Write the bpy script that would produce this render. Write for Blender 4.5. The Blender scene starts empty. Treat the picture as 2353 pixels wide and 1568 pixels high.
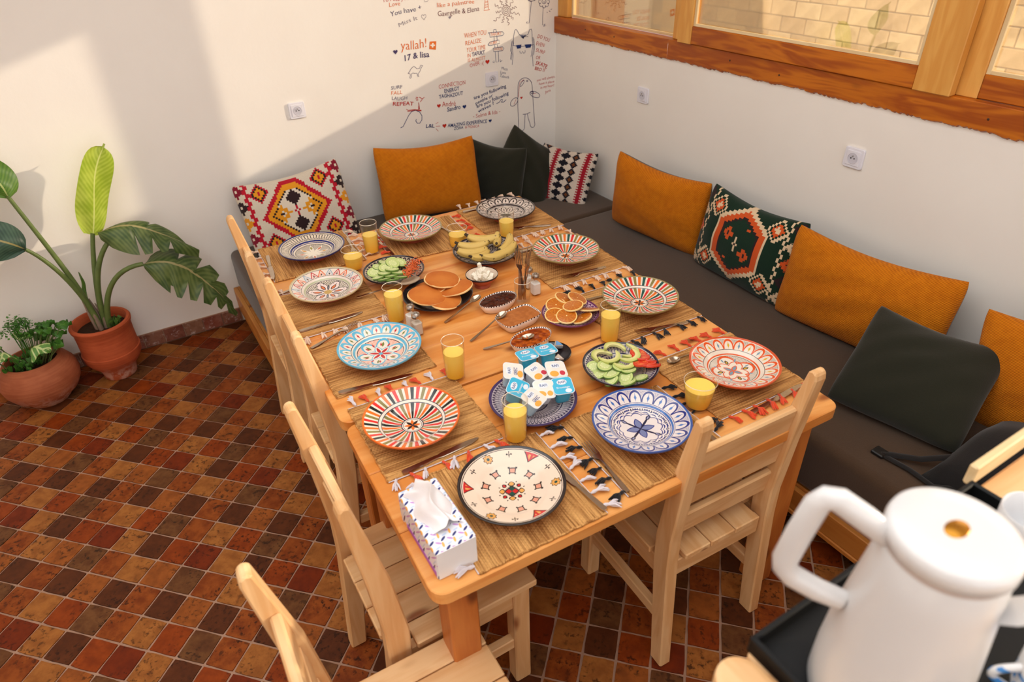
import bpy, bmesh, math, random
from math import sin, cos, pi, radians, sqrt, atan2
from mathutils import Vector, Matrix, Euler

random.seed(7)
SC = bpy.context.scene
COL = SC.collection
TAU = 2 * pi

# ------------------------------------------------------------------ camera
F_PX = 1546.01
CAM_LOC = Vector((-2.4532, -3.5236, 1.9372))
CAM_ROT = Matrix.Rotation(-0.5347, 3, 'Z') @ Matrix.Rotation(0.9829, 3, 'X') @ Matrix.Rotation(-0.0320, 3, 'Z')
cam_data = bpy.data.cameras.new('camera')
cam_data.sensor_width = 36.0
cam_data.lens = F_PX * 36.0 / 2353.0
cam_data.clip_start = 0.05
cam_data.dof.use_dof = True
cam_data.dof.focus_distance = 2.3
cam_data.dof.aperture_fstop = 3.4
cam = bpy.data.objects.new('camera', cam_data)
cam.matrix_world = Matrix.Translation(CAM_LOC) @ CAM_ROT.to_4x4()
COL.objects.link(cam)
SC.camera = cam

# ------------------------------------------------------------------ world, sun, exposure
SC.view_settings.view_transform = 'Standard'
SC.view_settings.look = 'None'
SC.view_settings.gamma = 1.0
SC.view_settings.use_curve_mapping = False
SC.view_settings.exposure = 0.0
world = bpy.data.worlds.new('sky')
SC.world = world
world.use_nodes = True
bg = world.node_tree.nodes['Background']
bg.inputs['Color'].default_value = (0.99, 0.985, 0.975, 1)
bg.inputs['Strength'].default_value = 2.55
sun_data = bpy.data.lights.new('sun', 'SUN')
sun_data.energy = 3.9
sun_data.color = (1.0, 0.91, 0.78)
sun_data.angle = radians(0.9)
sun = bpy.data.objects.new('sun', sun_data)
sun.rotation_euler = Vector((-2.1, 1.0, -0.63)).to_track_quat('-Z', 'Y').to_euler()
sun.location = (6, -4, 4)
COL.objects.link(sun)

# ------------------------------------------------------------------ node expressions
class X:
    def __init__(s, nt, sk): s.nt = nt; s.sk = sk
    def m(s, op, *args):
        n = s.nt.nodes.new('ShaderNodeMath'); n.operation = op
        for i, a in enumerate(args):
            if isinstance(a, X): s.nt.links.new(a.sk, n.inputs[i])
            else: n.inputs[i].default_value = a
        return X(s.nt, n.outputs[0])
    def __add__(s, o): return s.m('ADD', s, o)
    __radd__ = __add__
    def __sub__(s, o): return s.m('SUBTRACT', s, o)
    def __rsub__(s, o): return s.m('SUBTRACT', o, s)
    def __mul__(s, o): return s.m('MULTIPLY', s, o)
    __rmul__ = __mul__
    def __truediv__(s, o): return s.m('DIVIDE', s, o)
    def __rtruediv__(s, o): return s.m('DIVIDE', o, s)
    def __neg__(s): return s.m('MULTIPLY', s, -1.0)
    def __mod__(s, o): return s.m('FLOORED_MODULO', s, o)
    def sqrt(s): return s.m('SQRT', s)
    def abs(s): return s.m('ABSOLUTE', s)
    def floor(s): return s.m('FLOOR', s)
    def fract(s): return s.m('FRACT', s)
    def sin(s): return s.m('SINE', s)
    def cos(s): return s.m('COSINE', s)
    def lt(s, o): return s.m('LESS_THAN', s, o)
    def gt(s, o): return s.m('GREATER_THAN', s, o)
    def mn(s, o): return s.m('MINIMUM', s, o)
    def mx(s, o): return s.m('MAXIMUM', s, o)
    def pw(s, o): return s.m('POWER', s, o)
    def near(s, c, w): return (s - c).abs().lt(w)
    def btw(s, a, b): return s.gt(a) * s.lt(b)
    def inv(s): return 1.0 - s
    def sm(s, a, b):
        n = s.nt.nodes.new('ShaderNodeMapRange'); n.interpolation_type = 'SMOOTHSTEP'
        s.nt.links.new(s.sk, n.inputs[0])
        n.inputs[1].default_value = a; n.inputs[2].default_value = b
        return X(s.nt, n.outputs[0])

def c4(c): return (c[0], c[1], c[2], 1.0)
def srgb(r, g, b):
    f = lambda v: (v / 255.0 / 12.92) if v <= 10 else ((v / 255.0 + 0.055) / 1.055) ** 2.4
    return (f(r), f(g), f(b))

class Mat:
    def __init__(s, name, rough=0.5, spec=0.5, metal=0.0, coat=0.0, sheen=0.0):
        s.mat = bpy.data.materials.new(name); s.mat.use_nodes = True
        s.nt = s.mat.node_tree; s.N = s.nt.nodes; s.L = s.nt.links
        s.b = s.N['Principled BSDF']
        s.b.inputs['Roughness'].default_value = rough
        s.b.inputs['Specular IOR Level'].default_value = spec
        s.b.inputs['Metallic'].default_value = metal
        if coat: s.b.inputs['Coat Weight'].default_value = coat; s.b.inputs['Coat Roughness'].default_value = 0.08
        if sheen: s.b.inputs['Sheen Weight'].default_value = sheen; s.b.inputs['Sheen Roughness'].default_value = 0.5
        s._o = None
    def tc(s):
        if s._o is None: s._o = s.N.new('ShaderNodeTexCoord')
        return s._o.outputs['Object']
    def obj(s):
        n = s.N.new('ShaderNodeSeparateXYZ'); s.L.new(s.tc(), n.inputs[0])
        return [X(s.nt, n.outputs[i]) for i in range(3)]
    def rnd(s):
        n = s.N.new('ShaderNodeObjectInfo'); return X(s.nt, n.outputs['Random'])
    def vec(s, x, y, z):
        n = s.N.new('ShaderNodeCombineXYZ')
        for i, a in enumerate((x, y, z)):
            if isinstance(a, X): s.L.new(a.sk, n.inputs[i])
            else: n.inputs[i].default_value = a
        return n.outputs[0]
    def noise(s, v=None, scale=5.0, detail=2.0, rough=0.5, dist=0.0):
        n = s.N.new('ShaderNodeTexNoise'); s.L.new(v if v is not None else s.tc(), n.inputs['Vector'])
        n.inputs['Scale'].default_value = scale; n.inputs['Detail'].default_value = detail
        n.inputs['Roughness'].default_value = rough; n.inputs['Distortion'].default_value = dist
        return X(s.nt, n.outputs['Fac'])
    def voro(s, v=None, scale=5.0, rnd=1.0):
        n = s.N.new('ShaderNodeTexVoronoi'); s.L.new(v if v is not None else s.tc(), n.inputs['Vector'])
        n.inputs['Scale'].default_value = scale; n.inputs['Randomness'].default_value = rnd
        return X(s.nt, n.outputs['Distance'])
    def atan2(s, y, x): return y.m('ARCTAN2', y, x)
    def mix(s, fac, a, b):
        """fac=0 -> a, fac=1 -> b ; a, b colours or sockets"""
        n = s.N.new('ShaderNodeMix'); n.data_type = 'RGBA'
        if isinstance(fac, X): s.L.new(fac.sk, n.inputs[0])
        else: n.inputs[0].default_value = fac
        for i, c in ((6, a), (7, b)):
            if isinstance(c, tuple): n.inputs[i].default_value = c4(c)
            else: s.L.new(c, n.inputs[i])
        return n.outputs[2]
    def base(s, c):
        if isinstance(c, tuple): s.b.inputs['Base Color'].default_value = c4(c)
        else: s.L.new(c, s.b.inputs['Base Color'])
        return s
    def rough(s, x): s.L.new(x.sk, s.b.inputs['Roughness']); return s
    def bump(s, h, strength=0.3, dist=0.01):
        n = s.N.new('ShaderNodeBump'); n.inputs['Strength'].default_value = strength
        n.inputs['Distance'].default_value = dist
        s.L.new(h.sk, n.inputs['Height']); s.L.new(n.outputs[0], s.b.inputs['Normal'])
        return s

MC = {}
def plain(name, col, rough=0.5, spec=0.5, metal=0.0, coat=0.0, sheen=0.0, var=0.06):
    """one-colour material with a faint procedural mottling"""
    if name in MC: return MC[name]
    m = Mat(name, rough, spec, metal, coat, sheen)
    n = m.noise(scale=30.0, detail=2)
    dk = tuple(v * (1 - 2 * var) for v in col); lt = tuple(min(1, v * (1 + var)) for v in col)
    m.base(m.mix(n, dk, lt))
    MC[name] = m.mat
    return m.mat

def wood(kind, axis):
    key = 'wood_' + kind + '_' + axis
    if key in MC: return MC[key]
    P = dict(
        pine=(srgb(242, 202, 150), srgb(220, 164, 106), srgb(140, 74, 34), 0.45, 22.0),
        table=(srgb(238, 172, 100), srgb(216, 134, 58), srgb(132, 62, 24), 0.33, 14.0),
        window=(srgb(204, 116, 20), srgb(156, 72, 8), srgb(84, 34, 8), 0.36, 26.0),
        sash=(srgb(234, 176, 92), srgb(214, 146, 62), srgb(96, 44, 12), 0.38, 22.0),
        bench=(srgb(206, 140, 66), srgb(180, 106, 40), srgb(100, 50, 20), 0.45, 24.0),
        leg=(srgb(206, 128, 60), srgb(178, 96, 40), srgb(96, 44, 18), 0.4, 18.0),
        cream=(srgb(236, 214, 170), srgb(220, 190, 140), srgb(160, 110, 70), 0.5, 20.0),
    )[kind]
    m = Mat(key, P[3], 0.4)
    x, y, z = m.obj(); r = m.rnd()
    ax = {'x': 0, 'y': 1, 'z': 2}[axis]
    q = [x, y, z]
    al = q[ax] + r * 13.0
    ac = [q[i] + r * (5.0 + 3 * i) for i in range(3) if i != ax]
    v1 = m.vec(al * 1.3, ac[0] * 9.0, ac[1] * 9.0)
    n1 = m.noise(v1, 1.6, 3, 0.55, 0.4)
    ring = ((n1 * P[4] + ac[0] * 30.0).sin() * 0.5 + 0.5)
    fib = m.noise(m.vec(al * 5.0, ac[0] * 260.0, ac[1] * 260.0), 1.0, 2)
    kv = m.voro(m.vec(al * 3.2, ac[0] * 7.5, ac[1] * 7.5), 1.0)
    knot = kv.sm(0.16, 0.05)
    broad = m.noise(m.vec(al * 0.9, ac[0] * 3.0, ac[1] * 3.0), 1.4, 1)
    c = m.mix((ring * (0.8 if kind in ('table', 'window') else 0.62) + fib * 0.3).mn(1.0), P[0], P[1])
    c = m.mix(broad.sm(0.35, 0.75) * 0.45, c, tuple(v * 0.8 for v in P[1]))
    if kind == 'table':
        stk = m.noise(m.vec(al * 1.6, ac[0] * 11.0, ac[1] * 11.0), 1.2, 3, 0.6)
        c = m.mix(stk.sm(0.55, 0.72) * 0.6, c, srgb(206, 96, 26))
    c = m.mix(knot * 0.85, c, P[2])
    m.base(c)
    m.bump(ring * 0.4 + fib, 0.06, 0.002)
    MC[key] = m.mat
    return m.mat

# ------------------------------------------------------------------ mesh builder
class MB:
    def __init__(s): s.v = []; s.f = []; s.mi = []; s.cur = 0
    def add(s, vs, fs):
        o = len(s.v); s.v += [tuple(v) for v in vs]
        for f in fs: s.f.append(tuple(i + o for i in f)); s.mi.append(s.cur)
        return s
    def box(s, lo, hi, mtx=None):
        x0, y0, z0 = lo; x1, y1, z1 = hi
        vs = [Vector(p) for p in ((x0, y0, z0), (x1, y0, z0), (x1, y1, z0), (x0, y1, z0), (x0, y0, z1), (x1, y0, z1), (x1, y1, z1), (x0, y1, z1))]
        if mtx is not None: vs = [mtx @ v for v in vs]
        return s.add(vs, [(3, 2, 1, 0), (4, 5, 6, 7), (0, 1, 5, 4), (1, 2, 6, 5), (2, 3, 7, 6), (3, 0, 4, 7)])
    def prism(s, poly, a, b, fn):
        """poly 2-D outline (ccw), extruded between a and b; fn(u, v, w) -> xyz"""
        n = len(poly)
        vs = [fn(u, v, a) for u, v in poly] + [fn(u, v, b) for u, v in poly]
        fs = [tuple(range(n - 1, -1, -1)), tuple(range(n, 2 * n))]
        fs += [(i, (i + 1) % n, n + (i + 1) % n, n + i) for i in range(n)]
        return s.add(vs, fs)
    def lathe(s, prof, seg=32, c=(0, 0, 0), cap0=True, cap1=True, sx=1.0, sy=1.0):
        """prof list of (r, z)"""
        vs = []; fs = []
        for r, z in prof:
            for i in range(seg):
                a = TAU * i / seg
                vs.append((c[0] + sx * r * cos(a), c[1] + sy * r * sin(a), c[2] + z))
        for k in range(len(prof) - 1):
            for i in range(seg):
                j = (i + 1) % seg
                fs.append((k * seg + i, k * seg + j, (k + 1) * seg + j, (k + 1) * seg + i))
        if cap0: fs.append(tuple(range(seg - 1, -1, -1)))
        if cap1: fs.append(tuple((len(prof) - 1) * seg + i for i in range(seg)))
        return s.add(vs, fs)
    def tube(s, pts, rad, seg=8, cap=True, flat=1.0, up=None):
        pts = [Vector(p) for p in pts]; n = len(pts)
        if not hasattr(rad, '__len__'): rad = [rad] * n
        vs = []; fs = []; ref = Vector(up) if up else None
        for k in range(n):
            t = (pts[min(k + 1, n - 1)] - pts[max(k - 1, 0)]).normalized()
            if ref is None:
                ref = Vector((0, 0, 1)) if abs(t.z) < 0.9 else Vector((1, 0, 0))
            e = ref.cross(t)
            if e.length < 1e-6: e = Vector((1, 0, 0)).cross(t)
            e.normalize(); u = t.cross(e).normalized()
            if not up: ref = u
            for i in range(seg):
                a = TAU * i / seg
                vs.append(pts[k] + e * (rad[k] * cos(a)) + u * (rad[k] * flat * sin(a)))
        for k in range(n - 1):
            for i in range(seg):
                j = (i + 1) % seg
                fs.append((k * seg + i, k * seg + j, (k + 1) * seg + j, (k + 1) * seg + i))
        if cap: fs += [tuple(range(seg - 1, -1, -1)), tuple((n - 1) * seg + i for i in range(seg))]
        return s.add(vs, fs)
    def grid(s, nu, nv, fn):
        vs = [fn(i / nu, j / nv) for j in range(nv + 1) for i in range(nu + 1)]
        fs = [(j * (nu + 1) + i, j * (nu + 1) + i + 1, (j + 1) * (nu + 1) + i + 1, (j + 1) * (nu + 1) + i) for j in range(nv) for i in range(nu)]
        return s.add(vs, fs)
    def mesh(s, name, mats, smooth=None, bevel=0.0, seg=1):
        me = bpy.data.meshes.new(name)
        me.from_pydata([tuple(v) for v in s.v], [], s.f)
        if not isinstance(mats, (list, tuple)): mats = [mats]
        for m in mats: me.materials.append(m)
        if len(mats) > 1:
            for p, i in zip(me.polygons, s.mi): p.material_index = i
        bm = bmesh.new(); bm.from_mesh(me)
        bmesh.ops.recalc_face_normals(bm, faces=bm.faces)
        if bevel:
            bmesh.ops.bevel(bm, geom=[e for e in bm.edges if e.calc_face_angle(0) > 0.5], offset=bevel, segments=seg, affect='EDGES', profile=0.7)
        bm.to_mesh(me); bm.free()
        if smooth is not None:
            me.polygons.foreach_set('use_smooth', [True] * len(me.polygons))
            me.set_sharp_from_angle(angle=radians(smooth))
        me.update()
        return me
    def build(s, name, mats, parent=None, smooth=None, bevel=0.0, seg=1):
        return link(name, s.mesh(name, mats, smooth, bevel, seg), parent)

def link(name, me, parent=None):
    o = bpy.data.objects.new(name, me); COL.objects.link(o)
    if parent is not None: o.parent = parent
    return o
def tag(o, label, cat, group=None):
    o['label'] = label; o['category'] = cat
    if group: o['group'] = group
    return o
def thing(name, label, cat, loc=(0, 0, 0), rz=0.0, group=None):
    o = bpy.data.objects.new(name, None); COL.objects.link(o)
    o.empty_display_size = 0.05
    o.location = loc; o.rotation_euler = (0, 0, rz)
    return tag(o, label, cat, group)
def struct(o, label=None):
    o['kind'] = 'structure'
    if label: o['label'] = label
    return o
def sroot(name, label=None):
    o = bpy.data.objects.new(name, None); COL.objects.link(o); o.empty_display_size = 0.05
    return struct(o, label)
def copy_tree(o, parent=None):
    c = o.copy(); COL.objects.link(c)
    if parent is not None: c.parent = parent
    for ch in list(o.children): copy_tree(ch, c)
    return c
def box(name, lo, hi, mat, parent=None, bevel=0.003):
    return MB().box(lo, hi).build(name, mat, parent, bevel=bevel)

TA = -0.0464                                   # the tables stand a little askew to the walls
def TT(x, y, z=0.75):
    return Vector((x * cos(TA) - y * sin(TA), x * sin(TA) + y * cos(TA), z))

# ================================================================== THE SETTING
def project(P):
    q = CAM_ROT.transposed() @ (Vector(P) - CAM_LOC)
    if q.z > -0.05: return None
    return (2353 / 2 + F_PX * q.x / -q.z, 1568 / 2 - F_PX * q.y / -q.z)

# ---- materials of the shell
m = Mat('white_plaster', 0.75, 0.25)
n1 = m.noise(scale=3.0, detail=3); n2 = m.noise(scale=55.0, detail=3); n3 = m.noise(scale=9.0, detail=2)
m.base(m.mix(n1, srgb(237, 230, 222), srgb(245, 240, 233)))
m.bump(n3 * 1.5 + n2 * 0.35, 0.18, 0.006)
PLASTER = m.mat
m = Mat('ceiling_paint', 0.8, 0.2); m.base(m.mix(m.noise(scale=4.0), srgb(232, 224, 214), srgb(240, 234, 226))); CEIL = m.mat
m = Mat('grout', 0.8, 0.2); m.base(m.mix(m.noise(scale=40.0), srgb(150, 114, 92), srgb(188, 150, 126))); GROUT = m.mat
def tile_mat(name, a, b, dk):
    m = Mat(name, 0.5, 0.14)
    r = m.rnd(); x, y, z = m.obj()
    v = m.vec(x + r * 9.0, y + r * 5.0, z)
    n = m.noise(v, 22.0, 4, 0.6); n2 = m.noise(v, 60.0, 3, 0.6); n3 = m.noise(v, 9.0, 2)
    c = m.mix(n.sm(0.3, 0.7), a, b)
    c = m.mix(n2.sm(0.5, 0.66) * n3.sm(0.42, 0.58), c, dk)
    c = m.mix(r * 0.25, c, b); c = m.mix(0.10, c, (0.012, 0.004, 0.001))
    m.base(c); m.rough(n * 0.25 + 0.38); m.bump(n2 + n, 0.10, 0.003)
    return m.mat
TILE = dict(
    D=tile_mat('tile_dark_brown', srgb(72, 34, 15), srgb(94, 48, 22), srgb(44, 21, 10)),
    R=tile_mat('tile_red_brown', srgb(148, 64, 16), srgb(122, 48, 10), srgb(66, 26, 8)),
    S=tile_mat('tile_rust', srgb(124, 46, 12), srgb(100, 34, 9), srgb(64, 24, 8)),
    T=tile_mat('tile_tan', srgb(172, 108, 50), srgb(140, 82, 36), srgb(78, 44, 20)),
    U=tile_mat('tile_sand', srgb(162, 90, 36), srgb(132, 70, 28), srgb(74, 40, 18)),
    O=tile_mat('tile_orange_mottled', srgb(152, 78, 28), srgb(118, 52, 16), srgb(56, 26, 11)),
    G=tile_mat('tile_grey_brown', srgb(116, 74, 40), srgb(88, 50, 26), srgb(54, 31, 17)))
PATTERN = ['RSTD', 'UGOT', 'ODUD', 'OTRG']

floor = struct(MB().box((-7.0, -7.0, -0.12), (0.0, 0.0, -0.004)).build('floor', GROUT), 'floor of small glazed clay tiles laid diagonally')
GA, GU, GO = -0.8023, 0.1015, Vector((-2.6804, -1.4408))
e1 = Vector((cos(GA), sin(GA))); e2 = Vector((-sin(GA), cos(GA)))
cells = []
for p_ in range(-30, 46):
    for q_ in range(-46, 46):
        c = GO + GU * ((q_ + 0.5) * e1 - (p_ + 0.5) * e2)
        if not (-4.6 < c.x < 0.06 and -4.4 < c.y < 0.06): continue
        full = all((c + GU * 0.5 * (a * e1 + b * e2)).y < -0.014 and (c + GU * 0.5 * (a * e1 + b * e2)).x < -0.005 for a in (-1, 1) for b in (-1, 1))
        px = project((c.x, c.y, 0)); area = 0
        hid = c.x > -0.82 or (c.y > -0.66 and c.x > -2.06) or (-1.85 < c.x < -1.05 and -2.2 < c.y < -0.7)
        if px and -30 < px[0] < 2383 and -30 < px[1] < 1598 and not hid and full:
            P = [project((c.x + GU * (a * e1.x + b * e2.x), c.y + GU * (a * e1.y + b * e2.y), 0)) for a, b in ((0, 0), (1, 0), (0, 1))]
            if all(P): area = abs((P[1][0] - P[0][0]) * (P[2][1] - P[0][1]) - (P[2][0] - P[0][0]) * (P[1][1] - P[0][1]))
        cells.append((area, p_, q_, c, full))
cells.sort(key=lambda t: -t[0])
hs = GU / 2 - 0.0032
def tile_outline(jit):
    P = []
    for (a, b), (c_, d) in zip([(-1, -1), (1, -1), (1, 1), (-1, 1)], [(1, -1), (1, 1), (-1, 1), (-1, -1)]):
        for k in range(3):
            t = k / 3.0; u = a + (c_ - a) * t; v = b + (d - b) * t
            j = 0.0 if k == 0 else random.uniform(-jit, jit)
            if k == 0: u *= 0.975; v *= 0.975
            P.append((hs * u + (j if a == c_ else 0), hs * v + (j if b == d else 0)))
    return P
tmesh = []
for k in range(5):
    me = MB().prism(tile_outline(0.0011), -0.008, 0.0, lambda u, v, w: (u, v, w)).mesh('tile', TILE['D'], bevel=0.0)
    tmesh.append(me)
def pat(p, q): return PATTERN[p % 4][q % 4]
for area, p_, q_, c, full in cells[:300]:
    o = link('tile', tmesh[(p_ * 7 + q_ * 3) % 5], floor)
    o.location = (c.x, c.y, 0.0); o.rotation_euler = (0, 0, GA + (pi / 2) * ((p_ * 5 + q_) % 4))
    o.material_slots[0].link = 'OBJECT'; o.material_slots[0].material = TILE[pat(p_, q_)]
def clip(poly, ax, lim):
    out = []
    for i in range(len(poly)):
        a, b = poly[i - 1], poly[i]
        ia, ib = a[ax] < lim, b[ax] < lim
        if ia != ib:
            t = (lim - a[ax]) / (b[ax] - a[ax]); out.append((a[0] + (b[0] - a[0]) * t, a[1] + (b[1] - a[1]) * t))
        if ib: out.append(b)
    return out
mb = MB(); keys = list(TILE)
for area, p_, q_, c, full in cells[300:]:
    poly = [(c.x + hs * (a * e1.x + b * e2.x), c.y + hs * (a * e1.y + b * e2.y)) for a, b in ((-1, -1), (1, -1), (1, 1), (-1, 1))]
    if not full: poly = clip(clip(poly, 1, -0.014), 0, -0.004)
    if len(poly) < 3: continue
    mb.cur = keys.index(pat(p_, q_))
    mb.prism(poly, -0.008, 0.0, lambda u, v, w: (u, v, w))
o = mb.build('far_tiles', [TILE[k] for k in keys], floor); o['kind'] = 'stuff'

# ---- walls and ceiling
wall_back = struct(MB().box((-5.2, 0.0, -0.1), (0.25, 0.2, 2.7)).build('wall_back', PLASTER), 'white plastered back wall covered with guests\' felt-pen writing')
wall_right = struct(MB().box((0.0, -6.5, -0.1), (0.2, 0.0, 1.262)).box((0.0, -6.5, 2.39), (0.2, 0.0, 2.7)).box((0.0, -6.5, 1.26), (0.2, -5.6, 2.4)).build('wall_right', PLASTER), 'cream plastered wall below the wooden windows')
struct(MB().box((-2.1, -4.5, -0.1), (0.0, -4.35, 1.0)).box((-5.2, -6.5, -0.1), (-3.4, -6.35, 2.7)).build('wall_front', PLASTER), 'white walls added behind the camera to hold back fill light')  # added out of view: low piece and left piece hold back sky light
struct(MB().box((-5.2, -1.2, 2.7), (0.25, 0.2, 2.85)).box((-5.2, -6.5, 2.7), (0.25, -4.4, 2.85)).box((-0.95, -4.4, 2.7), (0.25, -1.2, 2.85)).box((-5.2, -4.4, 2.7), (-3.9, -1.2, 2.85)).build('ceiling', CEIL), 'white ceiling out of view with an opening added for light')  # unseen; the opening is invented so sky light falls on the table
struct(MB().box((-5.35, -6.5, -0.1), (-5.2, 0.2, 2.7)).build('wall_left', PLASTER), 'plain white wall added left of the picture to cut side light')  # unseen wall, added to reduce sky light from the left
# ---- skirting tiles along the back wall
base_root = sroot('baseboard_back', 'skirting of chalky red-brown tiles along the back wall')
BT = []
for k, (a, b) in enumerate([((142, 96, 76), (118, 66, 50)), ((126, 62, 46), (146, 92, 76)), ((150, 108, 86), (126, 84, 64)), ((112, 58, 44), (134, 80, 62))]):
    m = Mat('skirting_tile_%d' % k, 0.6, 0.3)
    r = m.rnd(); x, y, z = m.obj(); v = m.vec(x + r * 7.0, y, z + r * 3.0)
    n = m.noise(v, 16.0, 4, 0.65); n2 = m.noise(v, 34.0, 4, 0.7)
    c = m.mix(n.sm(0.35, 0.65), srgb(*a), srgb(*b)); c = m.mix(n2.sm(0.54, 0.72) * 0.75, c, srgb(206, 186, 178))
    m.base(c); m.bump(n2, 0.15, 0.003); BT.append(m.mat)
MB().box((-5.2, -0.006, 0.0), (-2.10, 0.0, 0.079)).build('grout_bed', GROUT, base_root)
bx = -2.105; k = 0
while bx > -4.4:
    wdt = 0.0985
    o = box('tile', (-wdt / 2 + 0.002, -0.013, 0.003), (wdt / 2 - 0.002, -0.002, 0.077), BT[k % 4], base_root, 0.0015)
    o.location = (bx - wdt / 2, 0, 0); bx -= wdt; k += 1

# ---- wooden windows in the right wall
m = Mat('window_glass', 0.02, 0.5); m.nt.nodes.remove(m.b)
tr = m.N.new('ShaderNodeBsdfTransparent'); tr.inputs[0].default_value = (0.97, 0.93, 0.86, 1)
gl = m.N.new('ShaderNodeBsdfGlossy'); gl.inputs['Roughness'].default_value = 0.01; gl.inputs['Color'].default_value = (1.0, 0.88, 0.68, 1)
lw = m.N.new('ShaderNodeLayerWeight'); lw.inputs['Blend'].default_value = 0.35
f = (X(m.nt, lw.outputs['Fresnel']) * 0.85 + 0.16).mn(0.9)
mx = m.N.new('ShaderNodeMixShader'); m.L.new(f.sk, mx.inputs[0]); m.L.new(tr.outputs[0], mx.inputs[1]); m.L.new(gl.outputs[0], mx.inputs[2])
m.L.new(mx.outputs[0], m.N['Material Output'].inputs[0])
WGLASS = m.mat
WY, SY, SZ = wood('window', 'y'), wood('sash', 'y'), wood('sash', 'z')
# long sill with a ragged lower edge where plaster meets it
sill = sroot('trim_1', 'long varnished pine sill under the windows with ragged plaster edge')
def sill_beam(y0, y1, parent):
    mb = MB(); n = int((y0 - y1) / 0.007)
    rnd = [random.uniform(-0.0035, 0.0035) + 0.0015 * sin(i * 0.13) + 0.001 * sin(i * 0.47) for i in range(n + 1)]
    def fn(u, v):
        i = min(n, int(round(u * n))); y = y0 + (y1 - y0) * u
        prof = [(0.08, 1.30), (0.08, 1.335), (-0.010, 1.335), (-0.0125, 1.332), (-0.0125, 1.25 + rnd[i]), (0.002, 1.243 + rnd[i])]
        x, z = prof[int(round(v * 5))]
        return (x, y, z)
    mb.grid(n, 5, fn)
    return mb.build('sill_beam', WY, parent, smooth=30)
sill_beam(0.0, -0.9555, sill); sill_beam(-0.9560, -3.2, sill); sill_beam(-3.202, -5.6, sill)
box('head_beam', (-0.01, -5.6, 2.31), (0.10, -0.0, 2.40), WY, sill, 0.004)
def window(idx, y0, y1, xs, xg, zb, stl, stl2, label, bead=True):
    """y0 > y1 : sash span; stl, stl2 widths of the two stiles; xs inner and outer x of the sash"""
    w = sroot('window_%d' % idx, label)
    box('stile', (xs[0], y0 - stl, 1.335), (xs[1], y0, 2.31), SZ, w, 0.003)
    box('stile', (xs[0], y1, 1.335), (xs[1], y1 + stl2, 2.31), SZ, w, 0.003)
    if zb > 1.34: box('bottom_rail', (xs[0] + 0.004, y1 + stl2, 1.337), (xs[1], y0 - stl, zb), WY, w, 0.003)
    zt = 2.30 if idx == 1 else 2.215
    box('top_rail', (xs[0] + 0.004, y1 + stl2, zt), (xs[1], y0 - stl, 2.31), WY, w, 0.003)
    a, b = y0 - stl, y1 + stl2
    for (yy0, yy1, z0, z1) in ((a - 0.014, a, zb, zt), (b, b + 0.014, zb, zt)):
        box('glazing_bead', (xg - 0.014, yy0, z0), (xg - 0.003, yy1, z1), wood('cream', 'z'), w, 0.001)
    box('glazing_bead', (xg - 0.014, b + 0.014, zb), (xg - 0.003, a - 0.014, zb + 0.012), wood('cream', 'y'), w, 0.001)
    MB().box((xg - 0.002, b, zb), (xg + 0.002, a, zt + 0.005)).build('pane', WGLASS, w)
    return w
window(1, 0.0, -1.085, (0.012, 0.05), 0.055, 1.338, 0.095, 0.13, 'fixed wooden window next to the corner')
window(2, -1.03, -2.315, (-0.03, 0.008), -0.006, 1.412, 0.085, 0.13, 'sliding wooden sash window in the middle')
window(3, -2.28, -3.60, (0.014, 0.052), 0.036, 1.412, 0.10, 0.13, 'wooden sash window at the right edge')
window(4, -3.58, -4.9, (-0.03, 0.008), -0.006, 1.412, 0.10, 0.13, 'wooden sash window outside the picture')
# nail heads and screws left in the wood
for y, z, x in ((-0.30, 1.30, -0.0125), (-0.55, 1.295, -0.0125), (-1.35, 1.30, -0.0125), (-1.62, 1.285, -0.0125), (-2.45, 1.29, -0.0125)):
    MB().lathe([(0.004, 0), (0.004, 0.0015), (0.002, 0.002)], 8).build('nail_head', plain('nail_dark', srgb(60, 34, 18), 0.5), sill).matrix_local = Matrix.Translation((x + 0.0004, y, z)) @ Matrix.Rotation(-pi / 2, 4, 'Y')

# ---- outside: a courtyard wall of concrete blocks, ground
m = Mat('yard_ground', 0.9, 0.2); m.base(m.mix(m.noise(scale=2.0, detail=4), srgb(120, 98, 76), srgb(150, 124, 98)))
struct(MB().box((0.2, -14, -0.6), (16, 18, -0.5)).box((-16, -18, -0.7), (0.2, -7.0, -0.6)).box((-16, -7.0, -0.7), (-7.0, 18, -0.6)).build('ground', m.mat), 'bare ground outside the terrace')
BM = []
for k, (a, b) in enumerate([((222, 194, 150), (200, 170, 128)), ((210, 180, 138), (188, 158, 118)), ((228, 202, 158), (208, 180, 138))]):
    m = Mat('concrete_block_%d' % k, 0.9, 0.2)
    n = m.noise(scale=6.0, detail=4, rough=0.6); n2 = m.noise(scale=70.0, detail=2)
    m.base(m.mix(n.sm(0.3, 0.7), srgb(*a), srgb(*b))); m.bump(n2 + n, 0.3, 0.01); BM.append(m.mat)
m = Mat('mortar', 0.9, 0.2); m.base(m.mix(m.noise(scale=20.0), srgb(150, 130, 108), srgb(172, 152, 128))); MORTAR = m.mat
wo = sroot('wall_outside', 'courtyard wall of bare concrete blocks seen through the windows')
MB().box((6.012, -3.0, -0.5), (6.18, 8.2, 1.55)).build('mortar_bed', MORTAR, wo)
bme = [MB().box((0, -0.194, -0.094), (0.10, 0.194, 0.094)).mesh('block', BM[k], bevel=0.006) for k in range(3)]
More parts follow.
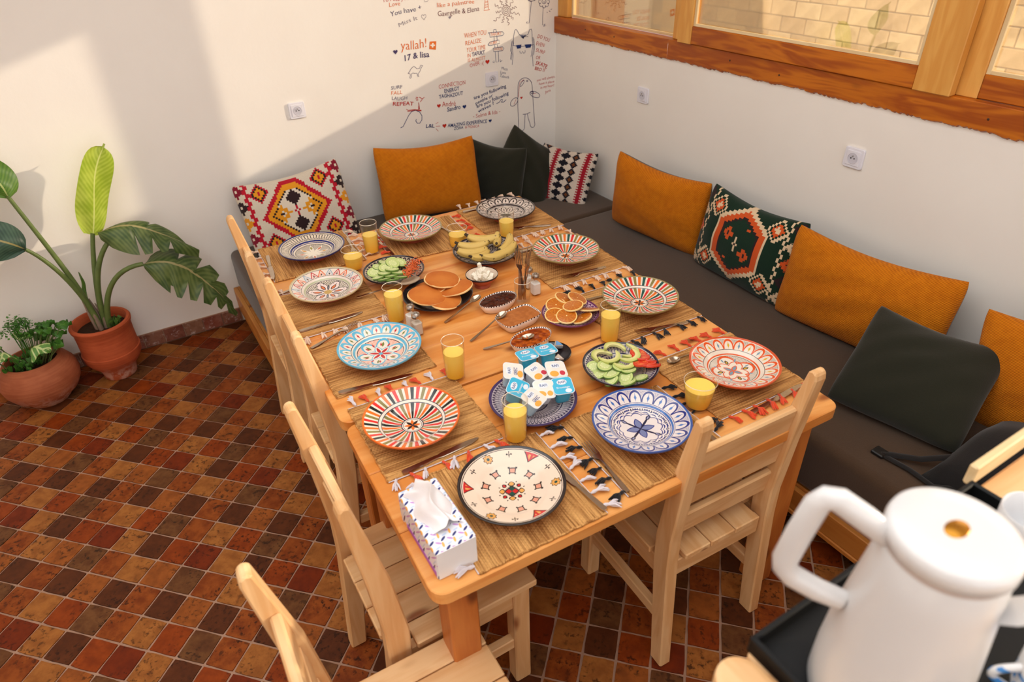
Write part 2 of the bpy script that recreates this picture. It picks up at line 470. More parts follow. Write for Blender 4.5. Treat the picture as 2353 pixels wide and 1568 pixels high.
for r_ in range(8):
    for c_ in range(22):
        y = -2.6 + c_ * 0.4 + (0.2 if r_ % 2 else 0.0)
        if y > 5.75: continue
        o = link('block', bme[(r_ * 5 + c_ * 7 + c_ // 3) % 3], wo)
        o.location = (6.0 + random.uniform(-0.004, 0.004), y, 0.03 + r_ * 0.2 - 0.1); o.rotation_euler = (0, random.uniform(-.006, .006), random.uniform(-.006, .006))
box('pilaster', (5.93, 5.84, -0.5), (6.1, 6.46, 1.55), PLASTER, wo, 0.01)
box('painted_panel', (5.96, 6.46, -0.5), (6.1, 7.45, 1.55), plain('orange_paint', srgb(216, 140, 70), 0.7), wo, 0.01)

# ---- felt-pen writing and doodles on the back wall
INK = {k: plain('ink_' + k, v, 0.7, 0.2, var=0.1) for k, v in dict(red=srgb(196, 44, 28), orange=srgb(228, 116, 48), violet=srgb(74, 62, 104), grey=srgb(150, 140, 150), maroon=srgb(112, 52, 58), navy=srgb(34, 52, 110), white=srgb(240, 234, 226)).items()}
TXT = {}
def text_verts(s, bold):
    if (s, bold) in TXT: return TXT[(s, bold)]
    cu = bpy.data.curves.new('lettering', 'FONT'); cu.body = s; cu.size = 1.0; cu.resolution_u = 2
    cu.offset = 0.012 if bold else -0.006
    o = bpy.data.objects.new('lettering', cu); COL.objects.link(o)
    dg = bpy.context.evaluated_depsgraph_get()
    me = bpy.data.meshes.new_from_object(o.evaluated_get(dg))
    v = [tuple(q.co) for q in me.vertices]; f = [tuple(p.vertices) for p in me.polygons]
    bpy.data.objects.remove(o); bpy.data.curves.remove(cu); bpy.data.meshes.remove(me)
    TXT[(s, bold)] = (v, f)
    return v, f
def wall_text(s, col, x0, z0, x1, z1, h, bold):
    v, f = text_verts(s, bold)
    lo = min(q[0] for q in v); hi = max(q[0] for q in v)
    L = sqrt((x1 - x0) ** 2 + (z1 - z0) ** 2); ux, uz = (x1 - x0) / L, (z1 - z0) / L
    sx = L / (hi - lo); sy = h / 0.70
    ph = random.uniform(0, 6)
    vs = []
    for q in v:
        a = (q[0] - lo) * sx; b = q[1] * sy + 0.08 * h * sin(a / h * 1.3 + ph)
        a += b * 0.06
        vs.append((x0 + ux * a - uz * b, -0.0012, z0 + uz * a + ux * b))
    mb = MB().add(vs, f)
    o = mb.build('wall_writing', INK[col], wall_back); o['label'] = col + ' felt-pen writing'
def ribbon(lines, wd, y=-0.0012):
    mb = MB()
    for L in lines:
        n = len(L); vs = []
        for i in range(n):
            a = L[max(i - 1, 0)]; b = L[min(i + 1, n - 1)]
            dx, dz = b[0] - a[0], b[1] - a[1]; l = sqrt(dx * dx + dz * dz) or 1
            nx, nz = -dz / l * wd / 2, dx / l * wd / 2
            vs += [(L[i][0] + nx, y, L[i][1] + nz), (L[i][0] - nx, y, L[i][1] - nz)]
        mb.add(vs, [(2 * i, 2 * i + 1, 2 * i + 3, 2 * i + 2) for i in range(n - 1)])
    return mb
WALL_TEXT = [('To Miss you', 'red', -1.0546, 1.5003, -0.9121, 1.4967, 0.0172, 0), ('Love', 'orange', -1.021, 1.4756, -0.9623, 1.4751, 0.02, 0), ('You have +', 'violet', -1.0199, 1.4322, -0.8454, 1.4462, 0.0234, 0), ('Miss It', 'grey', -0.9796, 1.3785, -0.8722, 1.4043, 0.0199, 0), ('like a palmtree', 'orange', -0.7561, 1.449, -0.5353, 1.4488, 0.0209, 0), ('Gavrgelle & Elena', 'maroon', -0.7553, 1.4052, -0.5061, 1.4076, 0.0252, 0), ('t.', 'violet', -0.2063, 1.3171, -0.1889, 1.3171, 0.0133, 0), ('g.', 'navy', -0.0889, 1.2926, -0.0709, 1.2908, 0.0136, 0), ('yallah!', 'orange', -0.9842, 1.2677, -0.8379, 1.2649, 0.0451, 0), ('17 & lisa', 'violet', -0.9689, 1.2137, -0.8251, 1.2174, 0.0294, 1), ('SURF', 'violet', -1.0653, 1.0813, -1.0012, 1.0764, 0.0181, 0), ('FALL', 'orange', -1.0679, 1.0551, -1.0048, 1.0479, 0.0183, 0), ('LAUGH', 'violet', -1.0679, 1.0261, -0.9811, 1.015, 0.0184, 0), ('REPEAT', 'red', -1.0668, 0.9975, -0.9468, 0.98, 0.0199, 1), ('WHEN YOU', 'orange', -0.6078, 1.2845, -0.4698, 1.2869, 0.0248, 0), ('REALIZE', 'orange', -0.6025, 1.2477, -0.5038, 1.2488, 0.0225, 0), ('YOUR TIME', 'orange', -0.5982, 1.211, -0.4784, 1.2124, 0.0228, 0), ('IN', 'orange', -0.5938, 1.1833, -0.5746, 1.1845, 0.0199, 0), ('TAFUKT', 'violet', -0.5654, 1.1843, -0.4837, 1.1879, 0.0213, 1), ('IS ALMOST', 'orange', -0.5929, 1.1576, -0.4825, 1.1587, 0.0187, 0), ('OVER', 'red', -0.5839, 1.1306, -0.5201, 1.1347, 0.0202, 0), (':(', 'red', -0.5129, 1.1338, -0.4939, 1.1345, 0.0181, 0), ('TAFUKT', 'orange', -0.4439, 1.2771, -0.3715, 1.275, 0.0157, 0), ('SURF', 'orange', -0.4506, 1.2334, -0.4031, 1.2325, 0.0151, 0), ('HOUSE', 'orange', -0.4216, 1.1985, -0.3679, 1.1958, 0.0144, 0), ('DO YOU', 'red', -0.1321, 1.2322, -0.0482, 1.2029, 0.0206, 0), ('EVEN', 'red', -0.1413, 1.1971, -0.0859, 1.1776, 0.0208, 0), ('SURF', 'red', -0.1447, 1.1592, -0.0811, 1.1392, 0.0196, 0), ('OR', 'red', -0.1438, 1.1213, -0.1135, 1.1127, 0.0189, 0), ('SKATE', 'red', -0.1471, 1.0902, -0.0656, 1.057, 0.0215, 1), ('BRO ??', 'red', -0.1516, 1.0619, -0.0817, 1.0381, 0.0183, 1), ('Much', 'navy', -0.3808, 1.0921, -0.3406, 1.0802, 0.0148, 0), ('Love', 'navy', -0.3885, 1.0734, -0.3529, 1.0629, 0.0149, 0), ('Tabuch', 'navy', -0.3939, 1.0552, -0.3335, 1.0336, 0.015, 0), ('you will always', 'red', -0.1369, 0.9922, -0.0075, 0.996, 0.0147, 0), ('have a place', 'red', -0.1216, 0.9702, -0.0104, 0.9695, 0.0149, 0), ('in my heart!', 'red', -0.1098, 0.9461, -0.0102, 0.9478, 0.015, 0), ('Jana', 'red', -0.0766, 0.9146, -0.0355, 0.9202, 0.0151, 0), ('CONNECTION', 'red', -0.7853, 1.0442, -0.6191, 1.0453, 0.0225, 0), ('ENERGY', 'navy', -0.7532, 1.0164, -0.6591, 1.0184, 0.021, 1), ('TAGHAZOUT', 'navy', -0.7894, 0.9912, -0.6383, 0.9886, 0.0202, 1), ('André', 'red', -0.7752, 0.9426, -0.6891, 0.9409, 0.0279, 0), ('Sandro', 'navy', -0.7451, 0.9155, -0.6596, 0.9142, 0.0234, 1), ('are you following', 'navy', -0.5693, 0.9529, -0.351, 0.9894, 0.0199, 1), ('people or', 'navy', -0.5588, 0.9224, -0.4422, 0.951, 0.0181, 1), ('are you following', 'navy', -0.5533, 0.902, -0.3353, 0.9457, 0.0203, 1), ('waves ?', 'navy', -0.5447, 0.8737, -0.4374, 0.9048, 0.0185, 1), ('- Selma & Ida -', 'red', -0.5819, 0.8493, -0.3985, 0.8504, 0.0219, 0), ('L&L', 'navy', -0.8856, 0.8461, -0.8323, 0.8397, 0.0198, 1), ('AMAZING EXPERIENCE', 'navy', -0.7504, 0.8254, -0.4916, 0.8092, 0.0203, 1), ('ZOFIA', 'navy', -0.7116, 0.8039, -0.6509, 0.8012, 0.0156, 1), ('& MONICA', 'red', -0.6385, 0.8, -0.5458, 0.7909, 0.0157, 0)]
WALL_LINES = [('sun doodle', 'maroon', 0.0022, [[(-0.3344, 1.3939), (-0.3342, 1.3923), (-0.335, 1.3906), (-0.3368, 1.3893), (-0.3393, 1.3889), (-0.342, 1.3897), (-0.3443, 1.3919), (-0.3455, 1.395), (-0.3451, 1.3985), (-0.343, 1.4016), (-0.3394, 1.4036), (-0.3349, 1.4038), (-0.3305, 1.4019), (-0.327, 1.398), (-0.3255, 1.3929), (-0.3264, 1.3874), (-0.3299, 1.3829), (-0.3354, 1.3802), (-0.3419, 1.3804), (-0.3481, 1.3834), (-0.3526, 1.389), (-0.3544, 1.3962), (-0.3528, 1.4035), (-0.348, 1.4094), (-0.3407, 1.4126), (-0.3322, 1.4122), (-0.3243, 1.4081), (-0.3186, 1.4007), (-0.3165, 1.3915), (-0.3187, 1.3823), (-0.325, 1.3749), (-0.3343, 1.3711), (-0.3448, 1.3719), (-0.3544, 1.3773), (-0.361, 1.3865), (-0.3632, 1.3976), (-0.3603, 1.4086), (-0.3527, 1.4173), (-0.3416, 1.4216), (-0.3292, 1.4205), (-0.3179, 1.414), (-0.3101, 1.4032), (-0.3076, 1.3899), (-0.3111, 1.3769), (-0.3203, 1.3669), (-0.3334, 1.362)], [(-0.3041, 1.3831), (-0.3008, 1.3768), (-0.2959, 1.3765), (-0.2896, 1.381), (-0.2838, 1.3835), (-0.2799, 1.3796), (-0.2768, 1.3724), (-0.2726, 1.3689), (-0.2668, 1.3718), (-0.2605, 1.3761), (-0.2556, 1.3753), (-0.2523, 1.3687), (-0.2488, 1.3627)], [(-0.3137, 1.3692), (-0.3163, 1.3641), (-0.3136, 1.3629), (-0.3066, 1.3649), (-0.3014, 1.3657), (-0.3018, 1.3621), (-0.3052, 1.3563), (-0.3052, 1.353), (-0.2997, 1.354), (-0.2928, 1.356), (-0.2905, 1.3544), (-0.2933, 1.3491), (-0.2956, 1.3441)], [(-0.331, 1.3626), (-0.3362, 1.3585), (-0.3343, 1.3551), (-0.3266, 1.3523), (-0.3213, 1.3493), (-0.3237, 1.3454), (-0.33, 1.3412), (-0.3319, 1.3374), (-0.326, 1.3344), (-0.3185, 1.3315), (-0.3172, 1.328), (-0.3227, 1.3239), (-0.3276, 1.3198)], [(-0.3504, 1.3655), (-0.3572, 1.3653), (-0.3574, 1.3625), (-0.352, 1.3574), (-0.3489, 1.3532), (-0.3531, 1.352), (-0.361, 1.3523), (-0.3646, 1.3509), (-0.3611, 1.3465), (-0.3559, 1.3414), (-0.3566, 1.3388), (-0.3637, 1.3388), (-0.3702, 1.3385)], [(-0.3657, 1.3767), (-0.3734, 1.3788), (-0.377, 1.3757), (-0.3772, 1.3682), (-0.3788, 1.3625), (-0.3849, 1.3626), (-0.3933, 1.3656), (-0.399, 1.3652), (-0.4003, 1.3592), (-0.4007, 1.3518), (-0.4046, 1.3491), (-0.4125, 1.3515), (-0.42, 1.3534)], [(-0.372, 1.3927), (-0.375, 1.3979), (-0.3776, 1.3971), (-0.3799, 1.3911), (-0.3823, 1.3873), (-0.3851, 1.3901), (-0.3881, 1.3963), (-0.3909, 1.3986), (-0.3933, 1.3944), (-0.3956, 1.3887), (-0.3983, 1.3883), (-0.4012, 1.3938), (-0.4041, 1.3987)], [(-0.3675, 1.4085), (-0.368, 1.4147), (-0.3721, 1.4158), (-0.379, 1.4128), (-0.3848, 1.4115), (-0.3866, 1.4157), (-0.3865, 1.4227), (-0.3887, 1.4265), (-0.3946, 1.4248), (-0.4014, 1.422), (-0.4051, 1.4235), (-0.4055, 1.4299), (-0.4061, 1.4358)], [(-0.3537, 1.419), (-0.35, 1.4238), (-0.3526, 1.4263), (-0.3604, 1.4267), (-0.3661, 1.4279), (-0.3649, 1.4318), (-0.3602, 1.4371), (-0.3595, 1.4407), (-0.3656, 1.4418), (-0.3731, 1.4423), (-0.3752, 1.4449), (-0.3713, 1.4498), (-0.3679, 1.4545)], [(-0.3348, 1.421), (-0.3285, 1.4224), (-0.3294, 1.4248), (-0.3361, 1.428), (-0.3404, 1.4309), (-0.3369, 1.4327), (-0.3295, 1.434), (-0.3266, 1.4358), (-0.3314, 1.4388), (-0.3379, 1.4419), (-0.3382, 1.4442), (-0.3316, 1.4456), (-0.3257, 1.4471)], [(-0.3167, 1.4139), (-0.3088, 1.4136), (-0.3067, 1.4174), (-0.3092, 1.4245), (-0.3098, 1.4303), (-0.3041, 1.4316), (-0.2953, 1.4307), (-0.2901, 1.4323), (-0.2911, 1.4383), (-0.2935, 1.4453), (-0.2908, 1.4488), (-0.2827, 1.4483), (-0.2751, 1.4482)], [(-0.3053, 1.3997), (-0.3002, 1.3954), (-0.2976, 1.397), (-0.297, 1.4035), (-0.2956, 1.408), (-0.2915, 1.4061), (-0.286, 1.4008), (-0.2821, 1.3993), (-0.2809, 1.4042), (-0.2802, 1.4105), (-0.2774, 1.4116), (-0.2722, 1.407), (-0.2672, 1.403)]]), ('tower doodle', 'orange', 0.0025, [[(-0.4667, 1.4586), (-0.4723, 1.4172), (-0.4782, 1.4084), (-0.4414, 1.4093), (-0.4491, 1.4172), (-0.4507, 1.4573)], [(-0.4703, 1.4338), (-0.4498, 1.4354)], [(-0.4714, 1.4234), (-0.4493, 1.4244)], [(-0.4663, 1.4482), (-0.4512, 1.449)]]), ('flower doodle', 'violet', 0.0024, [[(-0.0622, 1.4275), (-0.0566, 1.4268), (-0.0516, 1.4241), (-0.0481, 1.4198), (-0.0469, 1.4149), (-0.0481, 1.4101), (-0.0515, 1.4065), (-0.0565, 1.4046), (-0.0621, 1.4049)], [(-0.0597, 1.4104), (-0.0559, 1.4064), (-0.0542, 1.4015), (-0.0549, 1.3967), (-0.0579, 1.3927), (-0.0626, 1.3905), (-0.0682, 1.3903), (-0.0736, 1.3923), (-0.0778, 1.396)], [(-0.0719, 1.3979), (-0.0721, 1.3929), (-0.0747, 1.3887), (-0.0792, 1.3861), (-0.0846, 1.3855), (-0.0901, 1.3871), (-0.0946, 1.3905), (-0.0971, 1.3952), (-0.0974, 1.4001)], [(-0.0915, 1.3973), (-0.0956, 1.3943), (-0.101, 1.3933), (-0.1065, 1.3944), (-0.1112, 1.3975), (-0.1142, 1.4019), (-0.1149, 1.4069), (-0.1132, 1.4114), (-0.1094, 1.4148)], [(-0.107, 1.4089), (-0.1126, 1.4096), (-0.1175, 1.4123), (-0.1209, 1.4165), (-0.122, 1.4214), (-0.1208, 1.4261), (-0.1174, 1.4297), (-0.1125, 1.4315), (-0.1069, 1.4313)], [(-0.1094, 1.4258), (-0.1131, 1.4297), (-0.1148, 1.4346), (-0.114, 1.4394), (-0.111, 1.4432), (-0.1063, 1.4455), (-0.1008, 1.4457), (-0.0955, 1.4437), (-0.0914, 1.4401)], [(-0.0973, 1.4382), (-0.097, 1.4431), (-0.0945, 1.4472), (-0.09, 1.4499), (-0.0846, 1.4505), (-0.0792, 1.449), (-0.0748, 1.4456), (-0.0722, 1.441), (-0.0719, 1.4361)], [(-0.0778, 1.4389), (-0.0737, 1.4419), (-0.0683, 1.443), (-0.0628, 1.4418), (-0.0581, 1.4388), (-0.055, 1.4344), (-0.0543, 1.4294), (-0.0559, 1.4249), (-0.0597, 1.4216)], [(-0.0705, 1.4169), (-0.0716, 1.4126), (-0.0746, 1.4092), (-0.0792, 1.4071), (-0.0846, 1.4067), (-0.09, 1.4081), (-0.0946, 1.4109), (-0.0976, 1.4149), (-0.0987, 1.4194), (-0.0976, 1.4236), (-0.0946, 1.4271), (-0.09, 1.4291), (-0.0846, 1.4295), (-0.0792, 1.4282), (-0.0747, 1.4254), (-0.0716, 1.4214), (-0.0705, 1.4169)], [(-0.0762, 1.4172), (-0.0767, 1.4167), (-0.0773, 1.4162), (-0.078, 1.4157), (-0.0788, 1.4154), (-0.0797, 1.4151), (-0.0807, 1.4149), (-0.0818, 1.4149), (-0.0829, 1.4149), (-0.0839, 1.4151), (-0.085, 1.4153), (-0.086, 1.4156), (-0.0869, 1.4161), (-0.0877, 1.4166), (-0.0885, 1.4171), (-0.089, 1.4177), (-0.0895, 1.4184)], [(-0.0905, 1.3914), (-0.0935, 1.3472), (-0.0948, 1.2968)], [(-0.0651, 1.3633), (-0.0609, 1.3584)], [(-0.0502, 1.3677), (-0.0412, 1.3624)], [(-0.0383, 1.3733), (-0.0294, 1.3756)]]), ('flower doodle', 'violet', 0.0024, [[(-0.1454, 1.4346), (-0.1468, 1.4329), (-0.1488, 1.4314), (-0.1511, 1.4301), (-0.1539, 1.4291), (-0.1569, 1.4283), (-0.1602, 1.4279), (-0.1636, 1.4277), (-0.1671, 1.4279), (-0.1706, 1.4283), (-0.174, 1.4291), (-0.1772, 1.4301), (-0.1802, 1.4314), (-0.1829, 1.4328), (-0.1852, 1.4345), (-0.1871, 1.4363), (-0.1885, 1.4382)], [(-0.1694, 1.4268), (-0.1782, 1.3729), (-0.186, 1.3177)], [(-0.1928, 1.4344), (-0.1758, 1.426), (-0.1556, 1.4278), (-0.1428, 1.431)]]), ('camel doodle', 'violet', 0.002, [[(-0.9597, 1.1477), (-0.9476, 1.1561), (-0.9425, 1.165), (-0.9313, 1.1745), (-0.9197, 1.1795), (-0.9115, 1.1719), (-0.9023, 1.1641), (-0.8895, 1.1646), (-0.8833, 1.1748), (-0.8801, 1.1804), (-0.868, 1.175), (-0.875, 1.1715), (-0.8793, 1.1655), (-0.8855, 1.1554), (-0.8917, 1.1452), (-0.8987, 1.1417), (-0.9012, 1.1288), (-0.8967, 1.1238), (-0.9029, 1.1233), (-0.9053, 1.1382), (-0.9098, 1.1432), (-0.9198, 1.1437), (-0.9321, 1.1471), (-0.9391, 1.1428), (-0.9422, 1.1256), (-0.9478, 1.1211), (-0.9514, 1.1247), (-0.9456, 1.1393), (-0.952, 1.1489), (-0.9572, 1.147)]]), ('surfer doodle', 'red', 0.0035, [[(-0.9912, 0.9663), (-0.9803, 0.9586), (-0.9416, 0.9575), (-0.9022, 0.9465), (-0.9041, 0.9431), (-0.9422, 0.9529), (-0.9861, 0.9535)], [(-0.9202, 0.954), (-0.9128, 0.9908), (-0.9129, 0.9538)], [(-0.9144, 0.991), (-0.915, 0.9532)], [(-0.9281, 1.0206), (-0.9151, 1.0163)], [(-0.931, 1.0128), (-0.9174, 1.0098)], [(-0.9284, 1.0047), (-0.9155, 1.0041)], [(-0.9077, 1.0175), (-0.8892, 1.0065), (-0.8781, 1.013)], [(-0.8892, 1.0065), (-0.9039, 0.9917)]]), ('wave doodle', 'navy', 0.0035, [[(-1.0374, 0.873), (-1.0213, 0.8782), (-0.9995, 0.9074), (-0.9809, 0.9323), (-0.9607, 0.9499), (-0.9371, 0.9516), (-0.9149, 0.9401), (-0.9028, 0.9171), (-0.9059, 0.894), (-0.9203, 0.8789), (-0.9348, 0.8813), (-0.9428, 0.894), (-0.9385, 0.9042)]]), ('signpost doodle', 'navy', 0.0025, [[(-0.4556, 1.295), (-0.3641, 1.2906), (-0.3544, 1.2798), (-0.3638, 1.271), (-0.4459, 1.2711), (-0.4478, 1.2876), (-0.4556, 1.295)], [(-0.4225, 1.295), (-0.4203, 1.3067), (-0.4053, 1.3064), (-0.4042, 1.294)], [(-0.4617, 1.2329), (-0.4471, 1.2468), (-0.3883, 1.2501), (-0.3863, 1.2319), (-0.4481, 1.2277), (-0.4617, 1.2329)], [(-0.4198, 1.2713), (-0.4192, 1.249)], [(-0.4014, 1.2716), (-0.4006, 1.2501)], [(-0.4293, 1.2121), (-0.3672, 1.2125), (-0.358, 1.2028), (-0.3669, 1.192), (-0.4275, 1.1929), (-0.4293, 1.2121)], [(-0.4162, 1.1924), (-0.4143, 1.1364), (-0.3961, 1.1359), (-0.3965, 1.1915)], [(-0.4357, 1.14), (-0.4247, 1.134), (-0.4269, 1.1458)], [(-0.3848, 1.1336), (-0.3859, 1.1467)], [(-0.3848, 1.1336), (-0.373, 1.1413)], [(-0.4186, 1.2266), (-0.417, 1.2129)], [(-0.4006, 1.2268), (-0.3989, 1.2139)]]), ('cat doodle', 'navy', 0.0025, [[(-0.2938, 1.2146), (-0.2926, 1.2552), (-0.2836, 1.2879), (-0.276, 1.2938), (-0.2676, 1.2863), (-0.251, 1.2597)], [(-0.1957, 1.2583), (-0.1836, 1.282), (-0.1736, 1.285), (-0.1678, 1.2735), (-0.1667, 1.2185)], [(-0.3014, 1.2131), (-0.2756, 1.2056)], [(-0.2437, 1.1996), (-0.2173, 1.1989)], [(-0.1759, 1.1964), (-0.158, 1.2013)], [(-0.253, 1.1776), (-0.2503, 1.1657), (-0.2404, 1.1622), (-0.2343, 1.1731), (-0.2269, 1.1606), (-0.2168, 1.164), (-0.2165, 1.1756)], [(-0.3006, 1.238), (-0.3105, 1.1982), (-0.3059, 1.1608), (-0.3126, 1.1338)], [(-0.2919, 1.2416), (-0.3019, 1.1972), (-0.2991, 1.1554), (-0.3064, 1.1087)], [(-0.1605, 1.2408), (-0.1569, 1.1896), (-0.1658, 1.1438), (-0.1623, 1.0816)], [(-0.1665, 1.2414), (-0.1641, 1.1904), (-0.1767, 1.1357)], [(-0.1547, 1.231), (-0.1511, 1.1796), (-0.1586, 1.1429)], [(-0.3036, 1.2338), (-0.3157, 1.1805)], [(-0.3082, 1.1796), (-0.3182, 1.1392)], [(-0.2509, 1.2642), (-0.2253, 1.2388), (-0.2454, 1.2523)], [(-0.244, 1.2608), (-0.2253, 1.2401), (-0.239, 1.2516)], [(-0.237, 1.2627), (-0.2252, 1.2415), (-0.2326, 1.2509)], [(-0.2301, 1.2593), (-0.2252, 1.2429), (-0.2262, 1.2502)], [(-0.2231, 1.2612), (-0.2252, 1.2442), (-0.2198, 1.2495)], [(-0.2162, 1.2578), (-0.2251, 1.2456), (-0.2134, 1.2488)], [(-0.2091, 1.2597), (-0.2251, 1.2469), (-0.207, 1.2481)], [(-0.2021, 1.2563), (-0.2251, 1.2483), (-0.2005, 1.2474)], [(-0.1951, 1.2582), (-0.2251, 1.2497), (-0.1941, 1.2467)]]), ('tall figure doodle', 'violet', 0.0032, [[(-0.2696, 0.985), (-0.2687, 0.9929), (-0.2663, 1.0003), (-0.2625, 1.0071), (-0.2574, 1.0129), (-0.2512, 1.0178), (-0.2441, 1.0214), (-0.2363, 1.0237), (-0.228, 1.0246), (-0.2194, 1.0241), (-0.2108, 1.0223), (-0.2025, 1.019), (-0.1948, 1.0146), (-0.1877, 1.0089), (-0.1817, 1.0024), (-0.1767, 0.995), (-0.1731, 0.9872), (-0.171, 0.979), (-0.1703, 0.9708), (-0.1661, 0.9103), (-0.1618, 0.8438), (-0.1552, 0.7546), (-0.1528, 0.7436), (-0.1542, 0.7354), (-0.1581, 0.7289), (-0.1639, 0.7251), (-0.1707, 0.7246), (-0.1775, 0.7275), (-0.1832, 0.7333), (-0.1869, 0.7411), (-0.1881, 0.7497), (-0.2002, 0.783), (-0.2072, 0.8141)], [(-0.2233, 0.8152), (-0.2266, 0.7771), (-0.2291, 0.7411), (-0.2286, 0.7357), (-0.2304, 0.728), (-0.2351, 0.722), (-0.2421, 0.7187), (-0.2503, 0.7185), (-0.2583, 0.7215), (-0.2651, 0.7273), (-0.2695, 0.7348), (-0.2709, 0.7431), (-0.2717, 0.7847), (-0.274, 0.8616), (-0.2721, 0.9362), (-0.2696, 0.985)], [(-0.2401, 0.8154), (-0.2122, 0.8134), (-0.1859, 0.8194)], [(-0.277, 0.9175), (-0.2732, 0.9122), (-0.2725, 0.9052), (-0.2751, 0.8973), (-0.2805, 0.8895), (-0.2883, 0.8828), (-0.2973, 0.8779), (-0.3065, 0.8754), (-0.3148, 0.8757), (-0.3212, 0.8787), (-0.3249, 0.8841), (-0.3256, 0.8911), (-0.323, 0.8989), (-0.3175, 0.9067), (-0.3099, 0.9134), (-0.3009, 0.9182), (-0.2917, 0.9207), (-0.2834, 0.9204), (-0.277, 0.9175)], [(-0.116, 0.9022), (-0.1207, 0.8985), (-0.1293, 0.8973), (-0.1405, 0.8988), (-0.153, 0.9027), (-0.1654, 0.9086), (-0.176, 0.9158), (-0.1837, 0.9234), (-0.1875, 0.9304), (-0.187, 0.9361), (-0.1823, 0.9398), (-0.174, 0.941), (-0.1629, 0.9396), (-0.1504, 0.9357), (-0.1381, 0.9298), (-0.1274, 0.9227), (-0.1195, 0.9151), (-0.1156, 0.9079), (-0.116, 0.9022)], [(-0.1591, 0.9303), (-0.1599, 0.9282), (-0.1624, 0.9266), (-0.166, 0.9258), (-0.1702, 0.926), (-0.1745, 0.9271), (-0.1781, 0.9289), (-0.1804, 0.9312), (-0.1812, 0.9336), (-0.1804, 0.9358), (-0.1779, 0.9374), (-0.1743, 0.9381), (-0.1701, 0.938), (-0.1659, 0.9369), (-0.1623, 0.9351), (-0.1599, 0.9328), (-0.1591, 0.9303)], [(-0.2344, 0.9915), (-0.2402, 0.9859), (-0.2459, 0.9817), (-0.2509, 0.9797), (-0.2543, 0.98), (-0.2555, 0.9827), (-0.2545, 0.9874), (-0.2513, 0.9932), (-0.2465, 0.9994), (-0.2408, 1.005), (-0.235, 1.0092), (-0.2301, 1.0112), (-0.2267, 1.0109), (-0.2255, 1.0082), (-0.2265, 1.0036), (-0.2296, 0.9977), (-0.2344, 0.9915)], [(-0.1998, 1.0039), (-0.2014, 1.0014), (-0.2053, 1.0008), (-0.2091, 1.0024), (-0.2107, 1.0054), (-0.209, 1.008), (-0.2052, 1.0086), (-0.2013, 1.0069), (-0.1998, 1.0039)]]), ('tall figure doodle', 'red', 0.0022, [[(-0.2268, 1.0155), (-0.2572, 1.0027), (-0.2644, 0.9548), (-0.27, 0.921)], [(-0.3025, 0.8837), (-0.2836, 0.9132)], [(-0.1641, 0.9251), (-0.1424, 0.9244)]]), ('rays doodle', 'red', 0.0022, [[(-0.8239, 0.8586), (-0.8054, 0.865)], [(-0.8237, 0.845), (-0.7967, 0.8418)], [(-0.825, 0.8321), (-0.8103, 0.8149)]]), ('wave doodle', 'navy', 0.0035, [[(-0.4209, 0.9071), (-0.403, 0.9117), (-0.3907, 0.9246), (-0.3788, 0.9252), (-0.3804, 0.9156), (-0.3912, 0.9124), (-0.3736, 0.9082), (-0.3541, 0.919)]]), ('scribble', 'grey', 0.002, [[(-0.826, 1.4893), (-0.8244, 1.4812), (-0.8098, 1.4807), (-0.8027, 1.4873)]])]
WALL_HEARTS = [('violet', -1.0165, 1.2627, 0.0125, 1), ('grey', -0.8369, 1.4119, 0.0137, 0), ('grey', -0.6867, 1.3941, 0.0076, 1), ('red', -0.4693, 1.1452, 0.0134, 1), ('red', -0.7941, 0.9536, 0.0117, 1), ('navy', -0.6338, 0.9236, 0.0122, 1), ('red', -0.7696, 0.8386, 0.013, 1), ('navy', -0.4689, 0.8159, 0.0106, 1), ('red', -0.2471, 0.9146, 0.0085, 1)]
WALL_QUADS = [('orange', [(-0.815, 1.2903), (-0.7771, 1.2878), (-0.7838, 1.2457), (-0.8223, 1.2537)]), ('white', [(-0.8022, 1.2813), (-0.7931, 1.2802), (-0.7979, 1.2586), (-0.807, 1.2596)]), ('white', [(-0.813, 1.2748), (-0.7868, 1.2718), (-0.7875, 1.2651), (-0.8137, 1.2681)]), ('navy', [(-0.2783, 1.2105), (-0.2417, 1.2095), (-0.2456, 1.1906), (-0.2702, 1.1903)]), ('navy', [(-0.2201, 1.207), (-0.1728, 1.2044), (-0.179, 1.1866), (-0.2116, 1.1867)])]

for T_ in WALL_TEXT: wall_text(*T_)
for name, col, wd, lines in WALL_LINES:
    o = ribbon(lines, wd).build('wall_drawing', INK[col], wall_back); o['label'] = col + ' felt-pen ' + name
def heart(n=24):
    P = []
    for i in range(n):
        t = TAU * i / n
        P.append((sin(t) ** 3, (13 * cos(t) - 5 * cos(2 * t) - 2 * cos(3 * t) - cos(4 * t)) / 16))
    return P
for col, x, z, s, filled in WALL_HEARTS:
    P = [(x + s * a, z + s * b) for a, b in heart()]
    if filled: mb = MB().add([(a, -0.0013, b) for a, b in P], [tuple(range(len(P)))])
    else: mb = ribbon([P + [P[0]]], 0.002)
    o = mb.build('wall_drawing', INK[col], wall_back); o['label'] = 'small ' + col + ' heart'
for k, (col, P) in enumerate(WALL_QUADS):
    o = MB().add([(a, -0.0012 - 0.0003 * k, b) for a, b in P], [(0, 1, 2, 3)]).build('wall_drawing', INK[col], wall_back); o['label'] = col + ' filled doodle'

